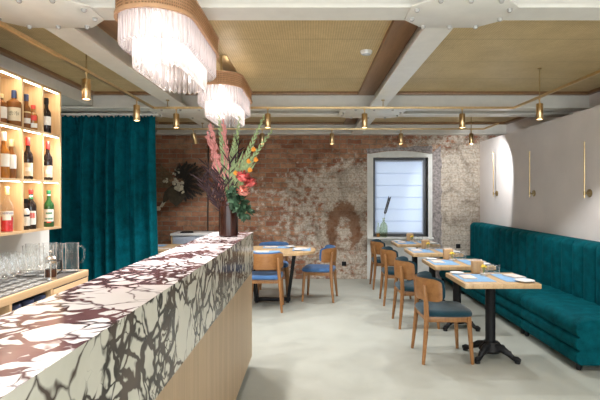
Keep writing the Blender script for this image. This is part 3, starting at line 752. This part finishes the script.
# ------------------------------------------------------------------ bench sections
def bench(label, y0, L=1.095):
    t = thing('bench_section', label, 'bench', (0, y0, 0), 0, 'teal velvet bench sections')
    xf, xb = 2.33, 2.875
    prof = [(xb, .05), (xf + .03, .05), (xf + .008, .065)]
    for (za, zb) in ((.065, .178), (.178, .298), (.298, .43)):
        for k in range(1, 8):
            u = k / 8; prof.append((xf + .012 - .026 * math.sin(PI * u) ** .7, za + (zb - za) * u))
        prof.append((xf + .022, zb) if zb < .4 else (xf + .03, .437))
    prof += [(xf + .10, .450), (xf + .3, .455), (xb, .45)]
    prof = prof[::-1]; n = len(prof)
    m = MB(); cx, cz = 2.6, .25
    secs = [(0, .975), (.008, .992), (.022, 1), (L - .022, 1), (L - .008, .992), (L, .975)]
    R = [[m.b.verts.new((cx + (x - cx) * s, y, cz + (z - cz) * s)) for x, z in prof] for y, s in secs]
    for A, B in zip(R, R[1:]):
        for i in range(n): m.b.faces.new((A[i], A[(i + 1) % n], B[(i + 1) % n], B[i]))
    m.b.faces.new(R[0]); m.b.faces.new(R[-1][::-1])
    m.build('seat', M['teal'], t, smooth=50)
    # backrest with upright channels
    nch = 5; x0, x1 = 2.895, 3.09; zt = 1.04
    def fn(u, v):
        y = .004 + (L - .008) * u
        bul = abs(math.sin(PI * u * nch)) ** .6
        s = v * 4
        if s < 1: x, z = x0, .40 + (zt - .05 - .40) * s          # front
        elif s < 2:
            a = (s - 1) * PI / 2; x, z = x0 + .05 - .05 * math.cos(a), zt - .05 + .05 * math.sin(a)
        elif s < 3: x, z = x0 + .05 + (x1 - x0 - .05) * (s - 2), zt
        else: x, z = x1, zt - (zt - .40) * (s - 3)
        if s < 2: x -= .045 * bul * (1 if s < 1 else 1 - (s - 1)); z += .008 * bul * max(0, s - 1)
        elif s < 3: z += .008 * bul * (3 - s)
        return (x, y, z)
    bk = MB().grid(fn, nch * 14, 32)
    bk.box(x0 + .01, x1 - .002, .004, L - .004, .12, zt - .012)
    bk.build('backrest', M['teal'], t, smooth=60)
    for x in (xf + .04, xb + .1):
        for y in (.05, L - .05): MB().lathe([(0, 0), (.018, 0), (.022, .01), (.022, .055), (0, .055)], (x, y, 0), 14).build('leg', M['black'], t)
    return t
bn = bench('teal velvet bench section with ribbed back at the open end of the row', 4.14)
for k, lb in enumerate(('teal velvet bench section behind the table second farthest from the window', 'teal velvet bench section behind the table second nearest the window', 'teal velvet bench section in the corner against the brick wall')):
    dup(bn, (0, 4.14 + 1.10 * (k + 1), 0), 0, lb)

# ------------------------------------------------------------------ chairs
def chair(label, fab, group):
    t = thing('dining_chair', label, 'chair', (0, 0, 0), 0, group)
    # faces +x
    def sq(u, v):
        return None
    m = MB()
    n = 40; layers = [(.93, .425), (1.0, .435), (1.0, .455), (.96, .472), (.80, .482), (.4, .486)]
    R = []
    for s, z in layers:
        ring = []
        for i in range(n):
            a = 2 * PI * i / n; ca, sa = math.cos(a), math.sin(a); e = .38
            x = abs(ca) ** e * (1 if ca > 0 else -1); y = abs(sa) ** e * (1 if sa > 0 else -1)
            ring.append(m.b.verts.new((.015 + .235 * x * s, (.235 - .02 * (-x if x < 0 else 0)) * y * s, z)))
        R.append(ring)
    for A, B in zip(R, R[1:]):
        for i in range(n): m.b.faces.new((A[i], A[(i + 1) % n], B[(i + 1) % n], B[i]))
    m.b.faces.new(R[0][::-1]); m.b.faces.new(R[-1])
    m.build('seat', fab, t, smooth=60)
    fr = MB().box(-.18, .20, -.205, -.180, .375, .425, .004).box(-.18, .20, .180, .205, .375, .425, .004).box(.185, .210, -.19, .19, .375, .425, .004).box(-.195, -.17, -.18, .18, .375, .425, .004)
    fr.build('seat_frame', M['walnut'], t)
    for s in (-1, 1):
        MB().tube([(.225, s * .225, 0), (.212, s * .212, .2), (.20, s * .198, .425)], [.015, .020, .023], 10).build('leg', M['walnut'], t)
        MB().tube([(-.225, s * .232, 0), (-.20, s * .215, .25), (-.188, s * .20, .42), (-.190, s * .190, .55), (-.205, s * .182, .70), (-.205, s * .181, .712)], [.015, .021, .024, .023, .019, .013], 10).build('leg', M['walnut'], t)
    def shell(off, th, zlo, zhi, hw):
        def f(u, v):
            tt = 2 * u - 1
            a = 2 * PI * v
            # closed cross-section loop: outer down, inner up
            y = hw * tt * (1 - .05 * tt * tt)
            drop = .022 * (max(0, abs(tt) - .80) / .2) ** 2
            zl = zlo + drop * .9; zh = zhi - drop
            lean = lambda z: -.05 * (z - .56)
            x = -.232 + .175 * tt * tt + off
            if v < .5: k = v * 2; z = zl + (zh - zl) * k; xx = x - th * .5 * math.sin(PI * min(max(k, .0), 1)) ** .25
            else: k = (v - .5) * 2; z = zh + (zl - zh) * k; xx = x + th * .5 * math.sin(PI * min(max(k, .0), 1)) ** .25
            return (xx + lean(z), y, z)
        b = MB(); nu, nv = 24, 20
        V = [[b.b.verts.new(f(i / nu, j / nv)) for j in range(nv)] for i in range(nu + 1)]
        for i in range(nu):
            for j in range(nv): b.b.faces.new((V[i][j], V[i + 1][j], V[i + 1][(j + 1) % nv], V[i][(j + 1) % nv]))
        b.b.faces.new(V[0][::-1]); b.b.faces.new(V[-1]); return b
    bk = shell(0, .016, .56, .768, .255).build('backrest', M['walnuty'], t, smooth=60)
    shell(.022, .030, .572, .782, .245).build('back_cushion', fab, bk, smooth=60)
    return t
rowg = 'dark teal chairs at the bench tables'
c0 = chair('wooden chair with dark teal seat at the table farthest from the window', M['chairteal'], rowg); c0.location = (1.255, 4.55, 0)
for y, lb in ((5.68, 'wooden chair with dark teal seat at the table second farthest from the window'), (6.80, 'wooden chair with dark teal seat at the table second nearest the window'), (7.93, 'wooden chair with dark teal seat at the table under the window')):
    dup(c0, (1.255, y, 0), random.uniform(-.03, .03), lb)
blg = 'blue chairs at the oval table'
cb = chair('wooden chair with blue seat, its back turned, tucked under the oval table by the bar', M['chairblue'], blg); cb.location = (-.60, 6.42, 0); cb.rotation_euler.z = PI / 2
dup(cb, (-.57, 7.46, 0), -PI / 2, 'blue-backed wooden chair on the brick-wall side of the oval table')
dup(cb, (.15, 7.03, 0), math.radians(170), 'wooden chair with blue seat pulled out at the end of the oval table')

# ------------------------------------------------------------------ bench tables + settings
TWX, TDY = .68, .62
def bench_table(label):
    t = thing('bistro_table', label, 'table', (0, 0, 0), 0, 'oak tables along the bench')
    MB().box(-TWX / 2, TWX / 2, -TDY / 2, TDY / 2, .706, .750, .006).build('tabletop', M['tabletop'], t)
    MB().lathe([(0, .07), (.052, .07), (.050, .10), (.046, .13), (.046, .66), (.055, .68), (.055, .69), (.15, .695), (.15, .7055), (0, .7055)], seg=22).build('column', M['black'], t)
    bs = MB().lathe([(0, .05), (.09, .05), (.11, .075), (.10, .10), (.07, .125), (.062, .15), (.05, .155), (0, .155)], seg=22).build('base', M['cast'], t)
    for k in range(4):
        a = k * PI / 2 + .76; c, s = math.cos(a), math.sin(a)
        pth = [(.05, .10), (.12, .095), (.18, .065), (.22, .038), (.255, .033), (.285, .030)]
        m = MB().tube([(r * c, r * s, z) for r, z in pth], [.045, .036, .026, .022, .028, .016], 10)
        m.lathe([(0, 0), (.024, 0), (.026, .01), (.018, .03), (0, .03)], (.258 * c, .258 * s, 0), 12)
        m.tube([(.15 * c - .03 * s, .15 * s + .03 * c, .075), (.19 * c, .19 * s, .085), (.15 * c + .03 * s, .15 * s - .03 * c, .075)], [.008, .014, .008], 8)
        m.build('foot', M['cast'], bs)
    return t
TY = [4.53, 5.56, 6.68, 7.80]
TN = ['the table farthest from the window', 'the table second farthest from the window', 'the table second nearest the window', 'the table under the window']
def mat_(x, y, w, d, lb, z=.750, rz=0, g='blue placemats on the bench tables'):
    o = MB().box(-w / 2, w / 2, -d / 2, d / 2, 0, .003, .001, 1).build('placemat', M['mat']); o.location = (x, y, z + .0003); o.rotation_euler.z = rz
    return tag(o, lb, 'placemat', g)
def napkin_(x, y, lb, z=.7535, rz=0, w=.13, d=.19, g='folded napkins on the tables'):
    m = MB().box(-w / 2, w / 2, -d / 2, d / 2, 0, .006, .0025, 2).box(-w / 2 + .004, w / 2 - .006, -d / 2 + .003, d / 2 - .003, .0062, .011, .002, 2)
    o = m.build('napkin', M['napkin']); o.location = (x, y, z + .0003); o.rotation_euler.z = rz; return tag(o, lb, 'napkin', g)
def plate_(x, y, lb, z=.7505, r=.085, g='white plates on the tables'):
    o = MB().lathe([(0, 0), (r * .6, 0), (r * .68, .004), (r, .012), (r, .0145), (r * .66, .008), (r * .58, .0045), (0, .004)], seg=32).build('plate', M['white']); o.location = (x, y, z); return tag(o, lb, 'plate', g)
def tumbler(x, y, lb, z=.7505, h=.085):
    o = MB().lathe([(0, 0), (.028, 0), (.031, .004), (.036, h), (.0345, h), (.029, .008), (0, .007)], seg=24).build('tumbler', M['glass']); o.location = (x, y, z); return tag(o, lb, 'glass', 'water glasses on the tables')
def jar_(x, y, lb, z=.7505):
    t = thing('flower_jar', lb, 'flower jar', (x, y, z), 0, 'little flower jars on the bench tables')
    MB().lathe([(0, 0), (.032, 0), (.036, .006), (.037, .04), (.028, .055), (.027, .066), (.0255, .066), (.0265, .054), (.0345, .04), (.033, .006), (0, .005)], seg=20).build('jar', M['glass'], t)
    MB().lathe([(0, .006), (.033, .006), (.034, .022), (0, .022)], seg=18).build('pebbles', M['napkin'], t)
    st = MB()
    for k in range(4): st.tube([(0, 0, .02), (.012 * math.cos(k * 1.6), .012 * math.sin(k * 1.6), .085)], .002, 5)
    st.build('stem', M['stemg'], t)
    for k in range(4):
        f = MB()
        c = Vector((.017 * math.cos(k * 1.6), .017 * math.sin(k * 1.6), .088 + .008 * (k % 2)))
        f.ball(c, .014, (1, 1, .75), 2, .2)
        f.build('flower', M['yellow'], t)
def menu_block(x, y, lb, z=.7505):
    t = thing('menu_block', lb, 'menu holder', (x, y, z), 0, 'wooden menu blocks on the bench tables')
    MB().box(-.055, .055, -.032, .032, 0, .125, .005).build('block', M['block'], t)
    MB().box(-.046, .046, -.004, .002, .1252, .1415, .0006, 1).build('menu_card', M['napkin'], t)
bt = None
for k, (cy, tn) in enumerate(zip(TY, TN)):
    lb = ['square oak table on a black pedestal, farthest from the window', 'square oak table on a black pedestal, second farthest from the window', 'square oak table on a black pedestal, second nearest the window', 'square oak table on a black pedestal, right under the window'][k]
    cx = 1.72
    if bt is None: bt = bench_table(lb); bt.location = (cx, cy, 0)
    else: dup(bt, (cx, cy, 0), 0, lb)
    j = lambda a=.01: random.uniform(-a, a) if k else 0
    mat_(cx - .165 + j(), cy + j(), .29, .41, 'blue placemat on the chair side of ' + tn)
    mat_(cx + .20 + j(), cy + j(), .26, .41, 'blue placemat on the bench side of ' + tn)
    napkin_(cx - .215 + j(), cy + .005 + j(), 'folded napkin on the chair-side placemat of ' + tn, rz=j(.15))
    napkin_(cx + .25 + j(), cy + .06 + j(), 'folded napkin on the bench-side placemat of ' + tn, rz=.25)
    plate_(cx - .245 + j(), cy + .235 + j(), 'small white plate behind the chair-side napkin on ' + tn, r=.07)
    plate_(cx + .235 + j(), cy - .205 + j(), 'white plate at the bench-side corner of ' + tn, z=.7538)
    menu_block(cx - .035 + j(), cy + .255, 'oak menu block standing on ' + tn)
    jar_(cx - .02 + j(), cy + .12 + j(), 'small jar of yellow flowers on ' + tn, .7505 if k == 9 else .7506)
    tumbler(cx + .075, cy + .245, 'water glass next to the menu block on ' + tn)
    tumbler(cx + .16, cy + .262, 'water glass nearer the bench on ' + tn)

# ------------------------------------------------------------------ oval tables
def oval_table(label, loc, hx, hy):
    t = thing('oval_table', label, 'table', loc)
    n = 48; e = .78
    P = [(hx * abs(math.cos(a)) ** e * (1 if math.cos(a) > 0 else -1), hy * abs(math.sin(a)) ** e * (1 if math.sin(a) > 0 else -1)) for a in (2 * PI * k / n for k in range(n))]
    MB().prism(P, .720, .750, 'xy', .005).build('tabletop', M['tabletop'], t)
    for s in (-1, 1):
        x0, x1 = s * (hx - .40), s * (hx - .30)
        for yy in (-.035, .035):
            MB().tube([(x0, yy * 1.5, .0), (x1, yy * 4, .7195)], [.030, .036], 4).build('leg', M['black'], t)
    MB().box(-hx + .36, hx - .36, -.03, .03, .015, .06, .003).build('foot_bar', M['black'], t)
    MB().box(-hx + .24, hx - .24, -.18, .18, .690, .7195, .003).build('under_frame', M['black'], t)
    return t
oval_table('oval wooden dining table on black splayed legs behind the bar end', (-.54, 6.84, 0), .62, .50)
g2 = 'blue placemats on the oval table'
mat_(-.62, 6.55, .40, .27, 'blue placemat in front of the chair with its back turned', rz=0, g=g2)
mat_(-.50, 7.13, .40, .27, 'blue placemat on the brick-wall side of the oval table', g=g2)
mat_(-.12, 6.87, .26, .38, 'blue placemat at the end of the oval table by the pulled-out chair', g=g2)
napkin_(-.66, 6.55, 'folded napkin on the placemat before the chair with its back turned', rz=PI / 2)
napkin_(-.58, 7.12, 'folded napkin on the brick-wall side of the oval table', rz=PI / 2)
napkin_(-.12, 6.92, 'folded napkin at the end of the oval table by the pulled-out chair', rz=PI / 2 - .4)
plate_(-.30, 7.13, 'white plate on the brick-wall side of the oval table', r=.075, z=.7538)
plate_(-.17, 6.74, 'white plate at the end of the oval table', r=.07, z=.7538)
oval_table('oval wooden table mostly hidden between the curtain and the bar', (-2.25, 7.12, 0), .55, .48)
g3 = 'placemats on the table by the curtain'
mat_(-2.42, 6.88, .36, .26, 'blue placemat on the table by the curtain, nearest the bar', g=g3)
mat_(-2.42, 7.36, .36, .26, 'blue placemat on the table by the curtain, nearest the brick wall', g=g3)
napkin_(-2.12, 6.90, 'folded napkin on the half-hidden table by the curtain', z=.7503, rz=PI / 2)

# ------------------------------------------------------------------ white sideboard by the brick wall
t = thing('sideboard', 'white-topped blue-grey sideboard against the brick wall behind the vase', 'sideboard', (-1.95, 8.28, 0))
MB().box(-.42, .42, -.24, .30, .845, .88, .004).build('worktop', M['whitel'], t)
MB().box(-.40, .40, -.21, .29, .06, .844).build('body', M['grey'], t)
MB().box(-.405, -.385, -.225, .29, .0, .8445).box(.385, .405, -.225, .29, .0, .8445).build('side_panel', M['oak'], t)
for s in (-1, 1):
    d = MB().box(min(s * .005, s * .375), max(s * .005, s * .375), -.226, -.211, .08, .83, .002).build('door', M['grey'], t)
    MB().box(s * .05 - .006, s * .05 + .006, -.240, -.226, .55, .70, .002).build('handle', M['black'], d)
o = MB().box(-.11, .11, -.08, .08, 0, .012, .002).box(-.09, .10, -.07, .07, .0122, .022, .002).build('menu_stack', M['black']); o.location = (-2.13, 8.22, .8805); o.rotation_euler.z = .2
tag(o, 'dark menus lying on the white sideboard', 'menus')

# ------------------------------------------------------------------ bottles on the window sill
t = thing('demijohn', 'greenish clear glass bottle vase holding a feather on the window sill', 'vase', (1.335, YB - .055, WZ0 - .0008))
MB().lathe([(0, 0), (.060, 0), (.068, .012), (.070, .10), (.068, .20), (.050, .245), (.022, .275), (.020, .33), (.026, .335), (.026, .345), (.018, .345), (.016, .28), (.045, .24), (.064, .195), (.066, .10), (.064, .014), (0, .008)], seg=24).build('body', M['green'], t)
t = thing('glass_bottle', 'small olive glass bottle beside the larger one on the sill', 'bottle', (1.235, YB - .06, WZ0 - .0008))
MB().lathe([(0, 0), (.028, 0), (.031, .006), (.031, .15), (.026, .18), (.013, .205), (.012, .25), (.016, .253), (.016, .262), (.010, .262)], seg=18).build('body', M['green'], t)
MB().lathe([(0, .004), (.029, .004), (.029, .07), (0, .07)], seg=18).build('liquid', M['amber'], t)
t = thing('feather', 'tall grey feather standing in the glass bottle on the sill', 'feather', (1.335, YB - .055, WZ0 + .01))
MB().tube([(0, 0, 0), (.005, 0, .3), (.03, 0, .42), (.10, 0, .68)], [.0025, .0025, .002, .001], 6).build('shaft', M['dryb'], t)
m = MB()
for k in range(14):
    u = k / 13; p = Vector((.02 + .08 * u, 0, .40 + .28 * u))
    for s in (-1, 1): m.leaf(p, (s * .5 + .25, .2 * s, .9), .06, .014, Vector((0, -1, 0)))
m.build('vane', M['dryd'], t)

# ------------------------------------------------------------------ vase and flowers on the bar
VX, VY = -.662, 3.86
t = thing('vase', 'dark brown cylindrical glass vase on the marble bar top', 'vase', (VX, VY, ZT + .0005))
vp = [(0, 0), (.070, 0), (.077, .008), (.078, .05), (.078, .245), (.074, .268), (.076, .285), (.0725, .285), (.070, .268), (.073, .245), (.073, .02), (0, .012)]
MB().lathe(vp, seg=32).build('body', M['vase'], t)
for zz in (.255,): MB().lathe([(.0765, zz - .005), (.081, zz), (.0765, zz + .005)], seg=32).build('band', M['vase'], t)
Zv = ZT + .02
def stem_pts(dx, dy, L, bend=.15, n=10, r0=.03):
    a = math.atan2(dy, dx) if (dx or dy) else 0
    P = []
    for k in range(n + 1):
        u = k / n
        P.append(Vector((VX + r0 * math.cos(a) * -.6 + dx * (u ** (1 + bend)), VY + r0 * math.sin(a) * -.6 + dy * (u ** (1 + bend)), Zv + L * u)))
    return P
def at(P, u):
    x = u * (len(P) - 1); i = min(int(x), len(P) - 2); return P[i].lerp(P[i + 1], x - i), (P[i + 1] - P[i]).normalized()
def gladiolus(dx, dy, L, lb, orange=0, bend=.2):
    t = thing('gladiolus', lb, 'flower', (0, 0, 0), 0, 'gladiolus stems in the vase')
    P = stem_pts(dx, dy, L, bend)
    MB().tube(P, [.005 - .0003 * k for k in range(len(P))], 7).build('stem', M['gladg'], t)
    b = MB(); n = 26
    for k in range(n):
        u = .46 + .54 * k / n; p, d = at(P, u); s = d.cross(Vector((0, 1, 0))).normalized()
        sd = 1 if k % 2 else -1; sz = 1.15 - .75 * k / n
        dirv = d * .93 + s * sd * .36 + Vector((0, -.12 * (k % 3 - 1), 0))
        b.leaf(p, dirv, .07 * sz, .019 * sz, Vector((0, -1, 0)), .007 * sz)
    b.build('bud', M['gladg'], t)
    for k in range(orange):
        u = .60 + .10 * k; p, d = at(P, u); c = p + Vector((.025, -.015, 0)); f = MB()
        for i in range(6):
            a = i * PI / 3; f.leaf(c, (.55 + .3 * math.cos(a), -.25, .45 + .35 * math.sin(a)), .042, .020, Vector((0, -1, 0)))
        f.build('blossom', M['orange'], t)
    l = MB()
    for k in range(3):
        p, d = at(P, .26 + .08 * k); l.leaf(p, d + Vector((.25 * (-1) ** k, -.05, 0)), .30, .020, Vector((0, -1, 0)))
    l.build('leaf', M['gladg'], t)
gladiolus(-.10, .0, .97, 'pale green gladiolus rising almost upright near the pink plumes')
gladiolus(-.07, .06, .85, 'shorter green gladiolus just behind the upright one near the pink plumes')
gladiolus(.10, .05, .96, 'green gladiolus standing upright in the middle of the vase')
gladiolus(.07, -.02, .80, 'green gladiolus with buds low, before the middle stem', 1)
gladiolus(.31, .0, .96, 'green gladiolus leaning with orange blossoms', 2, .5)
gladiolus(.38, -.05, .84, 'most sharply leaning gladiolus, bending away over the salmon blooms', 2, .75)
def plume(dx, dy, L, lb):
    t = thing('amaranth_plume', lb, 'flower', (0, 0, 0), 0, 'pink plumes in the vase')
    P = stem_pts(dx, dy, L, .25); MB().tube(P, .003, 6).build('stem', M['plume'], t)
    m = MB()
    for k in range(90):
        u = .46 + .52 * random.random(); p, d = at(P, u); w = .018 * (1.25 - u) * 2 + .002
        m.leaf(p + Vector((random.uniform(-w, w), random.uniform(-w, w), 0)), d + Vector((random.uniform(-.5, .5), random.uniform(-.5, .5), random.uniform(0, .5))), .042, .009, Vector((0, -1, 0)))
    m.build('plume', M['plume'], t)
plume(-.20, .02, .83, 'dusty pink plume leaning farthest from the upright gladioli')
plume(-.16, -.03, .88, 'dusty pink plume, tallest of the leaning plumes')
plume(-.15, .03, .72, 'dusty pink plume, shortest and low against its neighbours')
plume(-.055, -.02, .93, 'dusty pink plume standing upright beside the gladioli')
def twig(dx, dy, L, lb, k0=0):
    t = thing('burgundy_branch', lb, 'branch', (0, 0, 0), 0, 'dark leafy branches in the vase')
    P = stem_pts(dx, dy, L, .3); MB().tube(P, .003, 6).build('twig', M['burg'], t)
    m = MB()
    for k in range(30):
        u = .45 + .5 * random.random(); p, d = at(P, u); a = random.uniform(0, 2 * PI)
        m.leaf(p, d * .6 + Vector((math.cos(a), .7 * math.sin(a), random.uniform(-.2, .6))) * .8, random.uniform(.07, .14), .010, Vector((0, -1, 0)), .0015, random.uniform(-.02, .03))
    m.build('foliage', M['burg'], t)
twig(-.27, -.02, .50, 'dark burgundy branch sticking out lowest on the plume side')
twig(-.22, .05, .60, 'dark burgundy branch in front of the pink plumes')
twig(-.08, -.08, .50, 'dark burgundy branch spreading low over the vase rim')
twig(.02, -.04, .62, 'dark burgundy branch rising through the middle of the bouquet')
twig(.10, .04, .76, 'tallest dark burgundy branch, beside the leaning gladioli')
twig(-.20, -.05, .38, 'short dark burgundy branch drooping beside the vase neck')
def bloom(p, r, m, lb, name='garden_flower'):
    t = thing(name, lb, 'flower', (0, 0, 0), 0, 'large blooms in the vase')
    c = Vector(p)
    MB().tube([(VX + .03, VY - .02, Zv), (VX + .06, VY - .05, ZT + .29), (c.x - .01, c.y + .01, c.z - r * .3)], .004, 6).build('stem', M['stemg'], t)
    f = MB().ball(c, r * .72, (1, 1, .75), 2, .12)
    for k in range(70):
        a = random.uniform(0, 2 * PI); e = random.uniform(-.3, 1.4)
        d = Vector((math.cos(a) * math.cos(e), math.sin(a) * math.cos(e), math.sin(e)))
        f.leaf(c + d * r * .5, d + Vector((0, 0, .2)), r * .6, r * .34, Vector((0, 0, 1)) if abs(d.z) < .8 else Vector((1, 0, 0)), .002)
    f.build('bloom', m, t)
bloom((-.53, 3.74, ZT + .47), .062, M['coral'], 'coral red bloom, topmost of the big round flowers')
bloom((-.470, 3.74, ZT + .425), .052, M['coral'], 'red-pink bloom at the outer side of the coral one')
bloom((-.52, 3.70, ZT + .355), .058, M['salmon'], 'salmon bloom hanging lowest over the green leaves')
for k, (cx, cz, r, lb) in enumerate(((-.555, .28, .085, 'dark green curly leaf bunch beneath the salmon bloom'), (-.505, .20, .065, 'dark green curly leaf bunch drooping down past the vase rim'), (-.60, .345, .06, 'dark green curly leaf bunch low in the middle of the bouquet'))):
    t = thing('kale_leaves', lb, 'foliage', (0, 0, 0), 0, 'green leaf bunches in the vase')
    c = Vector((cx, 3.74, ZT + cz))
    MB().tube([(VX + .02, VY, Zv), (VX + .05, VY - .04, ZT + .29), c], .005, 6).build('stem', M['stemg'], t)
    m = MB()
    for i in range(60):
        a = random.uniform(0, 2 * PI); e = random.uniform(-1.2, 1.4)
        d = Vector((math.cos(a) * math.cos(e), math.sin(a) * math.cos(e), math.sin(e)))
        m.leaf(c + d * r * .25, d, r * random.uniform(.7, 1.0), r * .55, Vector((random.uniform(-1, 1), random.uniform(-1, 1), .5)), .0015, random.uniform(0, .03))
    m.build('leaves', M['kale'], t)

# ------------------------------------------------------------------ dried bouquet on the brick wall
t = thing('dried_bouquet', 'dried bouquet of dark plumes and cream flowers hung on the brick wall', 'bouquet', (-2.42, YB - .015, 1.75))
def frond(d, L, n, w, m, p0=(0, -.06, 0), bend=.1, nm='plume'):
    f = MB(); d = Vector(d).normalized(); p0 = Vector(p0)
    P = [p0 + d * (L * k / 8) + Vector((0, 0, -bend * (k / 8) ** 2)) for k in range(9)]
    f.tube(P, .003, 5)
    for k in range(n):
        u = .2 + .8 * k / n; p, dd = at(P, u); s = dd.cross(Vector((0, 1, 0))).normalized() * (1 if k % 2 else -1)
        f.leaf(p, dd * .8 + s * .7 + Vector((0, random.uniform(-.35, .05), 0)), w * (1.2 - .7 * u), .012, Vector((0, -1, 0)), .0012)
    f.build(nm, m, t)
for a, L in ((-35, .40), (-18, .50), (-2, .55), (14, .62), (28, .58), (42, .50), (58, .42), (-52, .34), (72, .34)):
    frond((math.cos(math.radians(a)), -.12, math.sin(math.radians(a))), L, 46, .15, M['dryd'], bend=.02)
for a, L in ((150, .50), (165, .58), (178, .48), (135, .40), (192, .36)):
    frond((math.cos(math.radians(a)), -.1, math.sin(math.radians(a))), L, 36, .10, M['dryb'], bend=-.02, nm='grass')
for c, r in (((.06, -.10, -.06), .085), ((.0, -.11, .02), .06), ((.11, -.1, -.14), .06), ((-.18, -.09, .05), .05), ((.03, -.08, .22), .05), ((-.02, -.08, .15), .035), ((-.32, -.08, -.45), .055)):
    m = MB()
    for k in range(9): m.ball((c[0] + random.uniform(-r, r) * .7, c[1] + random.uniform(-.02, .02), c[2] + random.uniform(-r, r) * .7), r * .45, (1, .8, 1), 1, .2)
    m.build('cream_flower', M['dryw'], t)
m = MB()
for k in range(5): m.tube([(-.02 + .015 * k, -.05, -.02), (-.16 + .01 * k, -.06, -.22), (-.30 + .012 * k, -.06, -.44)], .006, 6)
m.build('stem', M['dryw'], t)
m = MB().leaf((.02, -.07, -.02), (-.02, -.1, -1), .40, .34, Vector((0, -1, 0)), .004, .02); m.leaf((-.02, -.06, -.02), (-.55, -.05, -.9), .40, .16, Vector((0, -1, 0)), .004)
m.build('dried_leaf', M['dryleaf'], t)

MB().tube([(0, .014, .0), (0, -.06, .0), (0, -.07, -.02)], .006, 6).build('wire_hook', M['black'], t)

# ------------------------------------------------------------------ light, camera, view
w = bpy.data.worlds.new('World'); S.world = w; w.use_nodes = True
w.node_tree.nodes['Background'].inputs[0].default_value = (.88, .96, 1.0, 1)
w.node_tree.nodes['Background'].inputs[1].default_value = 3.4
cam = bpy.data.cameras.new('Camera'); co = bpy.data.objects.new('Camera', cam); COL.objects.link(co)
co.location = (0, 0, 1.55); co.rotation_euler = (PI / 2, 0, 0)
cam.sensor_width = 36; cam.lens = 28.5; cam.shift_x = -10 / 600; cam.shift_y = -6 / 600; cam.clip_start = .02
S.camera = co
S.view_settings.view_transform = 'Standard'; S.view_settings.look = 'None'; S.view_settings.gamma = 1; S.view_settings.exposure = 0.92
try: S.view_settings.use_curve_mapping = False
except Exception: pass
S.cycles.max_bounces = 10; S.cycles.transparent_max_bounces = 32; S.cycles.sample_clamp_indirect = 6; S.cycles.use_denoising = True
S.cycles.caustics_reflective = False; S.cycles.caustics_refractive = False
